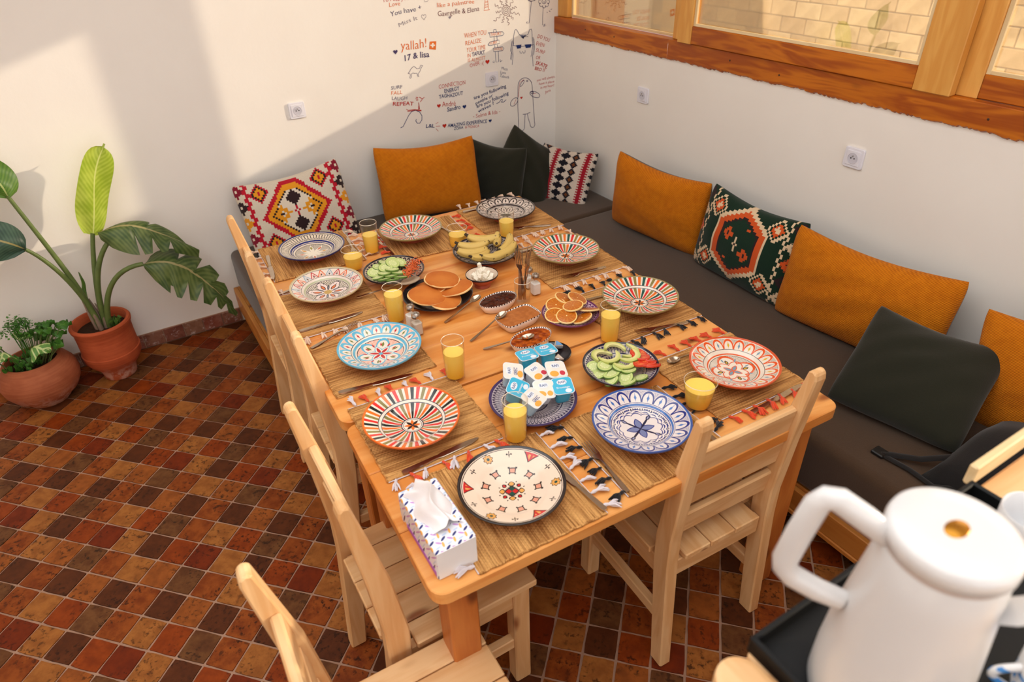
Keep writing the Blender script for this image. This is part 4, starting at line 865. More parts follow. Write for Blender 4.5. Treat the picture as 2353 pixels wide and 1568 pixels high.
PB = Vector((-3.045, -0.205, 0.0))
herb = thing('potted_herbs', 'low round brown clay pot planted with arrowhead leaves and curly parsley', 'potted plant', PB)
MB().lathe([(0.085, 0.0), (0.092, 0.008), (0.10, 0.02), (0.135, 0.05), (0.158, 0.09), (0.165, 0.125), (0.158, 0.165), (0.140, 0.195), (0.120, 0.212), (0.118, 0.222), (0.108, 0.224), (0.104, 0.21), (0.104, 0.18)], 48, cap1=False).build('pot', TERB, herb, smooth=40)
MB().lathe([(0.0001, 0.192), (0.104, 0.19)], 24, cap0=False, cap1=False).build('soil', SOIL, herb)
m = Mat('arrowhead_leaf', 0.4, 0.45)
at = m.N.new('ShaderNodeAttribute'); at.attribute_name = 'leafuv'; sp = m.N.new('ShaderNodeSeparateXYZ'); m.L.new(at.outputs['Vector'], sp.inputs[0])
u, v = X(m.nt, sp.outputs[0]), X(m.nt, sp.outputs[1])
vein = ((v * 26.0 - u.abs() * 9.0).sin().gt(0.62) + u.abs().lt(0.09)).mn(1.0)
m.base(m.mix(vein * 0.75, m.mix(m.noise(scale=20.0), srgb(64, 112, 44), srgb(104, 150, 62)), srgb(206, 214, 150)))
ARROW = m.mat
HERB = leaf_mat('herb_leaf', (48, 104, 30), (92, 150, 50), (120, 170, 80))
rs = random.Random(3)
def arrow_prof(t): return (min(1, t / 0.16) ** 0.6) * (1 - t) ** 0.75 * 1.25
for (bx_, by_, tx, ty, tz, hw) in ((-0.05, -0.03, -0.085, -0.14, 0.33, 0.065), (0.0, -0.03, 0.10, -0.13, 0.305, 0.06), (-0.06, 0.02, -0.13, -0.04, 0.33, 0.045), (-0.02, 0.02, 0.0, 0.04, 0.34, 0.045), (-0.08, -0.05, -0.16, -0.10, 0.27, 0.045)):
    b = Vector((bx_, by_, 0.19)); tip = Vector((tx, ty, tz)); mid = b.lerp(tip, 0.35) + Vector((0, 0, 0.07))
    MB().tube([b, b.lerp(mid, 0.5) + Vector((0, 0, 0.01)), mid], 0.003, 6).build('stem', STEM, herb, smooth=60)
    leaf_obj('arrowhead_leaf', ARROW, herb, [mid, mid.lerp(tip, 0.5) + Vector((0, 0, 0.015)), tip], hw, (0, -0.25, 1), fold=0.15, nu=8, nv=14, prof=arrow_prof)
# broad basil-like leaves on the right, and one dense head of curly parsley at the back
for k in range(20):
    a = rs.uniform(-0.7, 1.5); r0 = rs.uniform(0.03, 0.08); b = Vector((r0 * cos(a), r0 * sin(a) - 0.01, 0.19))
    h = rs.uniform(0.06, 0.16); t = b + Vector((0.085 * cos(a), 0.05 * sin(a) + 0.01, h)); d = rs.uniform(0, TAU)
    tip = t + Vector((0.055 * cos(d), 0.055 * sin(d), rs.uniform(-0.015, 0.015)))
    MB().tube([b, b.lerp(t, 0.5) + Vector((0, 0, 0.01)), t], 0.002, 5).build('stem', STEM, herb)
    leaf_obj('herb_leaf', HERB, herb, [t, t.lerp(tip, 0.5) + Vector((0, 0, 0.008)), tip], rs.uniform(0.018, 0.026), (0, 0, 1), nu=4, nv=7)
for k in range(26):
    b = Vector((rs.uniform(-0.09, 0.02), rs.uniform(-0.07, 0.02), 0.19)); d = rs.uniform(0, TAU); h = rs.uniform(0.02, 0.07)
    t = b + Vector((0.02 * cos(d), 0.02 * sin(d), h)); tip = t + Vector((0.035 * cos(d), 0.035 * sin(d), 0.0))
    leaf_obj('herb_leaf', HERB, herb, [t, t.lerp(tip, 0.5) + Vector((0, 0, 0.006)), tip], rs.uniform(0.008, 0.014), (0, 0, 1), nu=4, nv=6)
mb = MB()
for k in range(420):
    c = Vector((rs.gauss(0.01, 0.034), rs.gauss(0.025, 0.024), 0.395 + rs.gauss(0, 0.016))); c.z -= 2.2 * ((c.x) ** 2 + (c.y - 0.025) ** 2) * 3
    a = rs.uniform(0, TAU); s_ = rs.uniform(0.004, 0.009); e = Vector((cos(a), sin(a), rs.uniform(-.5, .5))) * s_; g = Vector((-sin(a), cos(a), rs.uniform(-.5, .5))) * s_
    mb.add([c - e, c + g * 0.7, c + e, c - g * 0.7], [(0, 1, 2, 3)])
for k in range(22):
    c = Vector((rs.gauss(0.0, 0.02), rs.gauss(0.025, 0.018), 0.385)); mb.tube([(c.x * 0.3, 0.01, 0.19), (c.x * 0.6, 0.02, 0.27), c], 0.0012, 4)
o = mb.build('parsley_foliage', HERB, herb); o['kind'] = 'stuff'
at = o.data.attributes.new('leafuv', 'FLOAT_VECTOR', 'POINT')
for i in range(len(o.data.vertices)): at.data[i].vector = (0.5, (i % 17) / 17.0, 0)

# ================================================================== PLACE MATS
ZT = 0.7505
m = Mat('woven_straw', 0.8, 0.25)
x, y, z = m.obj(); r = m.rnd()
v1 = m.vec(x * 260.0 + r * 40.0, y * 9.0, r * 10.0)
n1 = m.noise(v1, 1.0, 3, 0.6); n2 = m.noise(m.vec(x * 40.0 + r * 9.0, y * 3.0, r), 1.0, 2)
th = ((y * 700.0 + (x * 140.0).floor() * pi).sin() * 0.5 + 0.5)
n3 = m.noise(scale=11.0, detail=3)
c = m.mix((n1 * 0.65 + n2 * 0.35).sm(0.38, 0.62), srgb(218, 164, 98), srgb(150, 98, 48))
c = m.mix(n3.sm(0.45, 0.75) * 0.35, c, srgb(178, 122, 62)); c = m.mix(n1.sm(0.62, 0.75) * 0.7, c, srgb(104, 62, 30))
m.base(c); m.bump(n1 * 0.9 + th * 0.35, 0.75, 0.004)
STRAW = m.mat
TASS = {k: plain('tassel_' + k, v, 0.85, 0.15, sheen=0.3, var=0.15) for k, v in dict(cream=srgb(236, 206, 182), white=srgb(226, 216, 220), black=srgb(26, 22, 24), red=srgb(226, 78, 40)).items()}
def tassel_mesh(seed, mat):
    rs = random.Random(seed); mb = MB()
    # knot, neck and a spread skirt lying on the table, pointing along +x
    mb.tube([(0, 0, 0.003), (0.006, 0, 0.004), (0.011, 0, 0.005)], [0.0015, 0.0036, 0.0026], 6)
    for k in range(9):
        a = rs.uniform(-0.42, 0.42); L = rs.uniform(0.016, 0.024); s_ = rs.uniform(0.0, 0.006)
        p0 = Vector((0.010, rs.uniform(-.0015, .0015), 0.005)); p1 = Vector((0.010 + L * 0.5 * cos(a), L * 0.5 * sin(a), 0.004 + s_)); p2 = Vector((0.010 + L * cos(a), L * sin(a), 0.0015 + s_ * 0.4))
        mb.tube([p0, p1, p2], [0.0012, 0.0026, 0.0009], 5)
    return mb.mesh('tassel', mat, smooth=60)
TM = {k: [tassel_mesh(i * 5 + j, TASS[k]) for i in range(3)] for j, k in enumerate(TASS)}
def mat_obj(label, cx, cy, rot, L, Wd, tl, tr, nt=6, dz=0.0):
    """L between the fringed ends (local x), Wd across; tl / tr tassel colour at the -x / +x end (None for none)"""
    o = thing('place_mat', label, 'place mat', TT(cx, cy, ZT + dz), TA + rot, 'woven straw place mats')
    rs = random.Random(int(cx * 1000) + int(cy * 777))
    ph = rs.uniform(0, 6)
    nx, ny = 24, 20
    def top(a, b, h):
        x_ = (a - 0.5) * L + 0.002 * sin(b * 40 + ph) * (1 if abs(a - 0.5) > 0.48 else 0); y_ = (b - 0.5) * Wd + 0.0022 * sin(a * 55 + ph)
        return (x_, y_, h + 0.0008 * sin(a * 9 + ph) * sin(b * 7))
    mb = MB(); mb.grid(nx, ny, lambda a, b: top(a, b, 0.0042))
    P = [(i / nx, 0) for i in range(nx)] + [(1, j / ny) for j in range(ny)] + [(1 - i / nx, 1) for i in range(nx)] + [(0, 1 - j / ny) for j in range(ny)]
    n = len(P)
    mb.add([top(a, b, 0.0042) for a, b in P] + [top(a, b, 0.0)[:2] + (0.0003,) for a, b in P], [(i, n + i, n + (i + 1) % n, (i + 1) % n) for i in range(n)])
    mb.build('weave', STRAW, o, smooth=50)
    for s in (-1, 1):
        MB().tube([(-L / 2 + L * i / 24, s * (Wd / 2) + 0.0015 * sin(i * 2.1 + ph), 0.0035) for i in range(25)], 0.0028, 5).build('hem', STRAW, o, smooth=60)
    for s, col in ((-1, tl), (1, tr)):
        if not col: continue
        cols = col if isinstance(col, tuple) else (col,)
        cord = MB().tube([(s * (L / 2 + 0.002), -Wd / 2 + Wd * i / 10, 0.003) for i in range(11)], 0.0014, 5).build('fringe_cord', TASS['white'], o)
        for k in range(nt):
            t = link('tassel', rs.choice(TM[cols[k % len(cols)]]), cord)
            t.location = (s * (L / 2 + 0.0015), -Wd / 2 + Wd * (k + 0.5) / nt + rs.uniform(-.005, .005), 0.0005 + 0.002 * rs.random())
            t.rotation_euler = (0, 0, (0 if s > 0 else pi) + rs.uniform(-.45, .45)); q = rs.uniform(1.15, 1.5); t.scale = (q, q, q)
    return o
H = pi / 2
mat_obj('straw place mat with cream tassels under the blue-rimmed star plate', -1.84, -1.102, 0.0, 0.352, 0.318, 'cream', 'cream', 6)
mat_obj('straw place mat with orange tassels under the back striped plate', -1.385, -1.195, -0.07, 0.335, 0.325, 'red', 'red', 6)
mat_obj('straw place mat with cream tassels under the black arched plate in the far corner', -0.995, -1.205, H, 0.385, 0.32, 'cream', 'cream', 7)
mat_obj('straw place mat with cream tassels under the striped plate nearest the far corner', -1.0, -1.675, H, 0.34, 0.325, 'cream', 'cream', 7)
mat_obj('straw place mat with black tassels under the striped plate beside the orange slices', -1.0, -2.095, H, 0.325, 0.315, 'black', 'black', 7)
mat_obj('straw place mat with red tassels under the orange plate by the bench', -1.0, -2.535, H, 0.30, 0.32, 'red', 'red', 7)
mat_obj('straw place mat with black tassels under the blue and white plate', -1.375, -2.632, 0.0, 0.325, 0.30, 'black', 'black', 7)
mat_obj('straw place mat with white tassels under the cream plate with a black rim', -1.775, -2.638, 0.0, 0.325, 0.32, 'white', 'white', 7, 0.0)
mat_obj('straw place mat with orange and white tassels under the orange-rimmed striped plate', -1.853, -2.29, H, 0.32, 0.315, ('red', 'white'), ('red', 'white'), 8)
mat_obj('straw place mat under the turquoise plate', -1.870, -1.915, H, 0.30, 0.305, None, None, 7)
mat_obj('straw place mat with cream tassels under the zigzag plate', -1.882, -1.540, H, 0.32, 0.30, 'cream', 'cream', 7)

# ================================================================== PLATES
WHT = srgb(236, 222, 206)
class Plate:
    """polar drawing kit for hand-painted glaze"""
    def __init__(s, name, R, bg=WHT):
        s.m = Mat(name, 0.14, 0.5, coat=0.3); x, y, z = s.m.obj()
        n = s.m.noise(scale=70.0, detail=2); wob = (n - 0.5) * 0.010
        s.x, s.y = x / R, y / R
        s.r = (s.x * s.x + s.y * s.y).sqrt() + wob
        s.a = s.m.atan2(y, x) / TAU + 0.5
        s.c = s.m.mix(s.m.noise(scale=25.0), bg, tuple(v * 0.93 for v in bg))
    def lay(s, mask, col): s.c = s.m.mix(mask, s.c, col)
    def sec(s, n, off=0.0):
        t = s.a * float(n) + off; return t.floor(), t.fract() - 0.5
    def ring(s, r, w, col): s.lay(s.r.near(r, w), col)
    def band(s, a, b, col): s.lay(s.r.btw(a, b), col)
    def done(s): s.m.base(s.c); return s.m.mat
    def arches(s, n, r0, r1, col, w=0.10, motif=None, dots=None, off=0.0):
        i, t = s.sec(n, off); v = (s.r - r0) / (r1 - r0); inb = s.r.btw(r0, r1)
        e = ((t * 2.0) * (t * 2.0) + v * v * 1.08).sqrt()
        s.lay(inb * e.near(0.93, w), col)
        if motif is not None:
            cols = motif if isinstance(motif, list) else [motif]
            q = (t.abs() / 0.11 + (v - 0.36).abs() / 0.26).lt(1.0) + (t.abs().lt(0.02) * v.btw(0.05, 0.72))
            for j, cc in enumerate(cols): s.lay(inb * q.mn(1.0) * (i % float(len(cols))).near(float(j), 0.4), cc)
        if dots is not None:
            s.lay(inb * e.gt(1.08) * ((v * 26.0).sin() * (t * 90.0).sin()).gt(0.15), dots)
    def petals(s, n, r1, wid, col, off=0.0, line=None, r0=0.0):
        i, t = s.sec(n, off); d = t.abs() * (TAU / n) * s.r
        u = (s.r - r0) / (r1 - r0)
        sh = (u.mn(1.0).mx(0.0) * pi).sin() * wid
        s.lay(d.lt(sh) * s.r.btw(r0, r1), col)
        if line is not None: s.lay((d - sh).abs().lt(0.012) * s.r.btw(r0, r1), line)
    def lobes(s, n, r, amp, w, col, off=0.0):
        i, t = s.sec(n, off); rr = (t * pi).cos().abs() * amp + (r - amp)
        s.lay((s.r - rr).abs().lt(w), col); return s.r.lt(rr)
def stripes(name, R, edge, gr):
    p = Plate(name, R); cols = [srgb(214, 46, 44), gr, srgb(228, 108, 36), srgb(134, 122, 66)]
    for n, a, b, wd in ((44, 0.70, 0.965, 0.30), (32, 0.235, 0.625, 0.33)):
        i, t = p.sec(n); k = i % 4.0
        on = p.r.btw(a, b) * t.abs().lt(wd)
        for j, cc in enumerate(cols): p.lay(on * k.near(float(j), 0.4), cc)
        p.lay(p.r.btw(a, b) * t.abs().gt(0.485) * ((p.r * 260.0).sin()).gt(0.1), srgb(60, 50, 60))
    NV = srgb(34, 34, 62)
    for r_, w in ((0.692, 0.007), (0.632, 0.006), (0.225, 0.010), (0.19, 0.005)): p.ring(r_, w, NV)
    p.petals(8, 0.175, 0.035, srgb(222, 110, 40)); p.petals(4, 0.175, 0.03, srgb(30, 34, 36), 0.25)
    p.lay(p.r.lt(0.02), NV); p.lay(p.r.gt(0.965), edge)
    return p.done()
def star(name, R):
    p = Plate(name, R, srgb(228, 212, 190)); K = srgb(44, 36, 48); B = srgb(30, 40, 110)
    i, t = p.sec(56); v = (p.r - 0.72) / 0.2; p.lay(p.r.btw(0.72, 0.92) * (((v - 0.5) - (t * 1.6)).abs().lt(0.16) + (v - 0.5 + t * 1.6).abs().lt(0.12)).mn(1.0), K)
    p.ring(0.71, 0.008, K); p.ring(0.925, 0.008, K); p.band(0.63, 0.675, B); p.ring(0.60, 0.012, B); p.ring(0.53, 0.008, K); p.lay(p.r.gt(0.955), B)
    i, t = p.sec(110); p.lay(p.r.btw(0.22, 0.52) * t.abs().lt(0.2), K)
    i, t = p.sec(8); q = t.abs() * 2.0
    rs_ = 0.52 - q * 0.38; p.lay(p.r.lt(rs_), srgb(238, 226, 206)); p.lay((p.r - rs_).abs().lt(0.010) * p.r.lt(0.53), K)
    for j, cc in enumerate((srgb(206, 140, 50), srgb(196, 84, 40), srgb(150, 140, 60))):
        p.lay((i % 3.0).near(float(j), 0.4) * (q / 0.32 + (p.r - 0.33).abs() / 0.11).lt(1.0), cc)
    return p.done()
def arcs_black(name, R):
    p = Plate(name, R, srgb(220, 204, 192)); K = srgb(38, 30, 36)
    p.arches(18, 0.70, 0.945, K, 0.10, K, K); p.arches(12, 0.28, 0.58, K, 0.09, K, K, 0.5)
    for r_, w in ((0.685, 0.008), (0.64, 0.02), (0.60, 0.008), (0.26, 0.01)): p.ring(r_, w, K)
    p.petals(8, 0.25, 0.05, K); p.lay(p.r.gt(0.955), K)
    return p.done()
def arcs_orange(name, R):
    p = Plate(name, R); O_ = srgb(222, 86, 38); K = srgb(50, 44, 50); Bl = srgb(120, 150, 170); Y_ = srgb(214, 170, 50)
    p.arches(20, 0.68, 0.94, O_, 0.11, [Bl, Y_], K); p.ring(0.67, 0.006, K); p.band(0.555, 0.585, O_); p.ring(0.52, 0.007, K)
    i, t = p.sec(90); p.lay(p.r.btw(0.30, 0.51) * ((t * TAU).sin() * (p.r * 130.0).sin()).gt(0.35), K)
    inside = p.lobes(4, 0.50, 0.20, 0.02, O_); p.lay(inside * p.r.lt(0.47), WHT); p.lobes(4, 0.48, 0.20, 0.016, O_)
    inside = p.lobes(4, 0.36, 0.16, 0.015, O_, 0.5); p.petals(4, 0.22, 0.05, Bl, 0.5, O_); p.petals(4, 0.38, 0.03, Y_, 0.0, K, 0.24); p.petals(8, 0.45, 0.02, Bl, 0.25, None, 0.32)
    p.lay(p.r.gt(0.955), O_)
    return p.done()
def arcs_blue(name, R):
    p = Plate(name, R, srgb(230, 218, 214)); B = srgb(36, 48, 122); L_ = srgb(60, 108, 178); K = srgb(34, 34, 66)
    p.arches(18, 0.69, 0.955, B, 0.10, L_, B); p.band(0.62, 0.655, L_); p.ring(0.60, 0.008, B); p.ring(0.675, 0.006, B)
    i, t = p.sec(70); p.lay(p.r.btw(0.50, 0.57) * t.abs().lt(0.22), K); p.lay(p.r.btw(0.40, 0.55) * ((t * TAU).sin() * (p.r * 150.0).sin()).gt(0.6), K)
    for rr, w in ((0.55, 0.012), (0.49, 0.013)):
        ins = p.lobes(16, rr, 0.05, w, B); p.lay(ins * p.r.lt(rr - 0.02), srgb(230, 218, 214))
    p.lobes(12, 0.45, 0.05, 0.010, B)
    p.petals(4, 0.30, 0.075, srgb(120, 128, 168), 0.25, B); p.petals(4, 0.40, 0.012, K, 0.75, K); p.petals(4, 0.44, 0.03, srgb(150, 150, 180), 0.75, K, 0.30)
    p.lay(p.r.gt(0.962), L_)
    return p.done()
def turquoise(name, R):
    p = Plate(name, R); T_ = srgb(96, 176, 206); R_ = srgb(190, 36, 44); K = srgb(50, 40, 46); O_ = srgb(226, 104, 66); G_ = srgb(120, 124, 60)
    p.arches(20, 0.70, 0.945, T_, 0.16, [R_, G_], O_); p.ring(0.69, 0.007, K); p.band(0.60, 0.65, T_); p.ring(0.555, 0.008, K)
    i, t = p.sec(80); p.lay(p.r.btw(0.36, 0.55) * ((t * TAU).sin() * (p.r * 120.0).sin()).gt(0.1), O_)
    ins = p.lobes(6, 0.55, 0.26, 0.03, T_); p.lay(ins * p.r.lt(0.50), WHT); p.lobes(6, 0.53, 0.25, 0.022, T_)
    p.petals(6, 0.33, 0.085, WHT, 0.5, T_); p.petals(6, 0.28, 0.04, R_, 0.5); p.petals(6, 0.46, 0.03, G_, 0.0, None, 0.28); p.petals(12, 0.44, 0.02, R_, 0.25, None, 0.30)
    p.lay(p.r.lt(0.05), T_); p.lay(p.r.gt(0.955), T_)
    return p.done()
def zigzag(name, R):
    p = Plate(name, R, srgb(234, 218, 204)); K = srgb(52, 44, 48); cols = [srgb(226, 108, 60), srgb(196, 60, 66), srgb(150, 172, 188)]
    i, t = p.sec(22); v = (p.r - 0.72) / 0.21; tri = 1.0 - t.abs() * 2.0
    for j, cc in enumerate(cols):
        p.lay((i % 3.0).near(float(j), 0.4) * p.r.btw(0.72, 0.93) * ((v - tri).abs().lt(0.13) + (v + 0.42 - tri).abs().lt(0.07)).mn(1.0), cc)
    p.lay(p.r.btw(0.74, 0.80) * t.abs().lt(0.06), K); p.ring(0.705, 0.006, K); p.ring(0.94, 0.006, K); p.band(0.595, 0.64, srgb(184, 184, 150)); p.ring(0.575, 0.007, K)
    i, t = p.sec(48); p.lay(p.r.lt(0.56) * (((t * TAU + p.r * 70.0).sin()).gt(0.72) + ((t * TAU - p.r * 70.0).sin()).gt(0.72)).mn(1.0), srgb(96, 92, 60))
    ins = p.lobes(6, 0.54, 0.30, 0.014, K); p.lay(ins * p.r.lt(0.525), srgb(236, 214, 206)); p.lobes(6, 0.54, 0.30, 0.010, K)
    p.petals(6, 0.42, 0.045, srgb(224, 112, 60), 0.0, K, 0.16); p.petals(6, 0.38, 0.02, srgb(150, 170, 186), 0.5, K, 0.12); p.petals(12, 0.14, 0.03, srgb(190, 150, 70))
    i, t = p.sec(30); p.lay(p.r.near(0.45, 0.014) * t.abs().lt(0.12), K)
    p.lay(p.r.gt(0.955), srgb(208, 190, 150))
    return p.done()
def motifs(name, R):
    p = Plate(name, R, srgb(236, 212, 190)); K = srgb(36, 26, 28); R_ = srgb(196, 34, 38); G_ = srgb(28, 72, 62); O_ = srgb(222, 160, 84); Pk = srgb(220, 150, 124)
    i, t = p.sec(9); ux, uy = t * (TAU / 9) * 0.5, p.r - 0.50
    dm = ux.abs().mx(uy.abs()); p.lay(dm.lt(0.055), Pk); p.lay((dm - 0.055).abs().lt(0.010), K); p.lay((ux.abs() - 0.065).abs().mx((uy.abs() - 0.065).abs()).lt(0.017), K)
    i, t = p.sec(12); k = i % 4.0; ux, uy = t * (TAU / 12) * 0.82, p.r - 0.82
    e = (ux * ux + uy * uy).sqrt(); an = p.m.atan2(uy, ux)
    fl = k.near(0.0, 0.4); p.lay(fl * e.lt((an * 4.0).cos().abs() * 0.03 + 0.065), O_); p.lay(fl * (e - ((an * 4.0).cos().abs() * 0.03 + 0.065)).abs().lt(0.008), K); p.lay(fl * e.lt(0.03), G_)
    tr = k.near(2.0, 0.4); hh = (uy + 0.12); p.lay(tr * ux.abs().lt(hh * 0.7) * hh.lt(0.2), R_); p.lay(tr * ux.abs().lt(hh * 0.7 - 0.035) * hh.lt(0.16) * ((ux * 70.0).sin()).gt(0.0), O_); p.lay(tr * (ux.abs() - hh * 0.7).abs().lt(0.010) * hh.lt(0.2) * hh.gt(0), K)
    sm_ = (k % 2.0).near(1.0, 0.4); p.lay(sm_ * (ux.abs().lt(0.008) * uy.abs().lt(0.065) + (ux.abs() - 0.045).abs().mx(uy.abs()).lt(0.014) + (uy - ux.abs() * 1.2 + 0.03).abs().lt(0.008) * ux.abs().lt(0.045)).mn(1.0), K)
    cx = p.x.abs().mx(p.y.abs()); p.lay(cx.lt(0.095), R_); p.lay(cx.lt(0.095) * (p.x * p.y).gt(0.0), G_); p.lay((cx - 0.095).abs().lt(0.010), K); p.lay(cx.btw(0.10, 0.125) * ((p.x + p.y) * 150.0).sin().gt(0.2), K)
    p.petals(4, 0.24, 0.06, O_, 0.0, K, 0.13); p.petals(4, 0.24, 0.035, R_, 0.5, K, 0.15); p.petals(8, 0.27, 0.012, K, 0.0, None, 0.23)
    p.ring(0.925, 0.007, K); p.lay(p.r.gt(0.945), K)
    return p.done()
TERRA = plain('plate_foot_terracotta', srgb(186, 92, 66), 0.5, var=0.1)
PROFILE = [(1.0, 0.0465), (0.99, 0.0485), (0.965, 0.0475), (0.70, 0.0330), (0.655, 0.0300), (0.625, 0.0262), (0.55, 0.0215), (0.36, 0.0160), (0.16, 0.0140), (0.0008, 0.0136)]
UNDER = [(0.36, 0.0), (0.44, 0.0), (0.45, 0.010), (0.52, 0.0125), (0.68, 0.0245), (0.97, 0.0425), (1.0, 0.0465)]
def plate(label, x, y, R, matl, rim, rot=0.0, flat=1.0, z=None, group='painted plates laid out for guests', name='dinner_plate', cat='plate'):
    p = thing(name, label, cat, TT(x, y, ZT + 0.0055 if z is None else z), TA + rot, group)
    MB().lathe([(r * R, h * flat + 0.0004) for r, h in PROFILE], 72, cap0=False).build('glazed_face', matl, p, smooth=50)
    n = len(UNDER)
    MB().lathe([(r * R, h * flat) for r, h in UNDER], 72, cap1=False).build('underside', TERRA, p, smooth=50)
    MB().lathe([(1.001 * R, 0.0440 * flat), (1.010 * R, 0.0465 * flat), (1.008 * R, 0.0495 * flat), (0.988 * R, 0.0502 * flat), (0.975 * R, 0.0486 * flat)], 72, cap0=False, cap1=False).build('rim', plain('rim_' + '_'.join('%d' % int(v * 255) for v in rim), rim, 0.2, coat=0.3), p, smooth=60)
    return p
RP = 0.1265
ST1 = stripes('glaze_stripes_orange_rim', RP, srgb(224, 104, 34), srgb(24, 36, 36))
ST2 = stripes('glaze_stripes_olive_rim', RP, srgb(150, 132, 84), srgb(26, 82, 74))
plate('deep plate with a dark blue rim and eight-pointed star on the back left mat', -1.835, -1.13, RP, star('glaze_star', RP), srgb(32, 36, 92), 0.3)
plate('striped deep plate at the back end, between a tall and a short juice glass', -1.437, -1.178, RP, ST2, srgb(150, 132, 84), 1.1)
plate('deep plate painted with black arches in the far corner of the table', -1.009, -1.208, RP, arcs_black('glaze_black_arches', RP), srgb(48, 40, 44), 0.2)
plate('striped deep plate on the right side beside the banana dish', -1.003, -1.678, RP, ST2, srgb(150, 132, 84), 0.4)
plate('striped deep plate with olive rim beside the sliced oranges', -0.984, -2.108, RP, ST2, srgb(150, 132, 84), 2.0)
plate('deep plate with orange arches and rosette near the bench', -0.995, -2.555, RP, arcs_orange('glaze_orange_arches', RP), srgb(208, 84, 44), 0.5)
plate('blue and white deep plate with arches and a leaf cross', -1.379, -2.62, RP, arcs_blue('glaze_blue_arches', RP), srgb(52, 82, 150), 0.9)
plate('flat cream plate with a thick black rim and small red motifs', -1.772, -2.640, 0.126, motifs('glaze_motifs', 0.126), srgb(34, 26, 28), 0.35, flat=0.8)
plate('striped plate with a bright orange rim, next to the chair on the left', -1.886, -2.302, RP, ST1, srgb(224, 104, 34), 0.1)
plate('white deep plate painted with turquoise arches and red petals', -1.844, -1.939, RP, turquoise('glaze_turquoise', RP), srgb(96, 168, 196), 0.55)
plate('deep plate with red and blue zigzag rim and cream lobes', -1.874, -1.471, RP, zigzag('glaze_zigzag', RP), srgb(206, 186, 146), 0.2)

# ---- serving dishes
def dish_glaze(name, R, line, bg, edge, n=36):
    p = Plate(name, R, bg); p.arches(n, 0.70, 0.93, line, 0.14, line, line); p.ring(0.68, 0.014, line); p.arches(n - 10, 0.36, 0.64, line, 0.12, line, line); p.ring(0.33, 0.016, line)
    i, t = p.sec(60); p.lay(p.r.lt(0.32) * ((t * TAU).sin() * (p.r * 90.0).sin()).gt(0.2), line); p.lay(p.r.gt(0.94), edge)
    return p.done()
KD, KB = srgb(34, 28, 40), srgb(40, 40, 84)
plate('dark-rimmed round dish holding the cucumber and grated carrot', -1.627, -1.484, 0.111, dish_glaze('glaze_dish_black', 0.111, KD, srgb(208, 186, 160), KD), KD, 0, 1.0, 0.7508, 'painted serving dishes', 'serving_dish', 'dish')
plate('round black-patterned dish holding the bananas', -1.262, -1.512, 0.126, dish_glaze('glaze_dish_banana', 0.126, KD, srgb(190, 176, 170), KD, 30), KD, 0, 0.95, 0.7508, 'painted serving dishes', 'serving_dish', 'dish')
plate('black plate under the stack of pancakes', -1.548, -1.700, 0.122, plain('black_glaze', srgb(30, 28, 32), 0.15, coat=0.3), KD, 0, 0.6, 0.7508, 'painted serving dishes', 'serving_dish', 'dish')
plate('purple-rimmed plate under the orange slices', -1.229, -2.057, 0.094, dish_glaze('glaze_dish_purple', 0.094, srgb(96, 44, 96), srgb(214, 180, 190), srgb(104, 40, 88)), srgb(104, 40, 88), 0, 0.75, 0.7508, 'painted serving dishes', 'serving_dish', 'dish')
plate('violet-rimmed plate with fine chain pattern under the yogurt pots', -1.558, -2.373, 0.121, dish_glaze('glaze_dish_violet', 0.121, srgb(60, 48, 74), srgb(206, 190, 190), srgb(66, 48, 92), 64), srgb(66, 48, 92), 0, 0.6, 0.7508, 'painted serving dishes', 'serving_dish', 'dish')
plate('navy-rimmed round dish holding avocado, cucumber and tomato', -1.274, -2.39, 0.109, dish_glaze('glaze_dish_navy', 0.109, KB, srgb(214, 198, 186), srgb(30, 28, 52), 60), srgb(30, 28, 52), 0, 1.0, 0.7508, 'painted serving dishes', 'serving_dish', 'dish')

def small_bowl(label, x, y, R, H_, foot, inner=('bowl_glaze_cream', srgb(222, 200, 178))):
    b = thing('small_bowl', label, 'bowl', TT(x, y, 0.7508), TA, 'small footed bowls')
    MB().lathe([(0.45 * R, 0), (0.52 * R, 0.0), (0.46 * R, 0.010), (0.62 * R, 0.018), (0.9 * R, H_ * 0.72), (R, H_)], 40, cap1=False).build('outside', foot, b, smooth=50)
    MB().lathe([(R * 0.99, H_), (0.86 * R, H_ * 0.74), (0.6 * R, 0.024), (0.3 * R, 0.019), (0.0008, 0.018)], 40, cap0=False).build('inside', plain(inner[0], inner[1], 0.2, coat=0.3), b, smooth=50)
    MB().lathe([(R * 0.985, H_ - 0.001), (R * 1.02, H_ - 0.002), (R * 1.025, H_ + 0.002), (R * 0.99, H_ + 0.003)], 40, cap0=False, cap1=False).build('rim', plain('bowl_rim_dark', srgb(38, 28, 30), 0.2, coat=0.3), b, smooth=60)
    return b
small_bowl('little cream bowl with a dark rim holding white cheese cubes', -1.367, -1.686, 0.058, 0.045, TERRA)
small_bowl('little dark-rimmed bowl holding foil-wrapped cheese triangles', -1.404, -2.226, 0.056, 0.036, plain('bowl_dark', srgb(50, 36, 36), 0.25), ('bowl_glaze_black', srgb(36, 28, 30)))

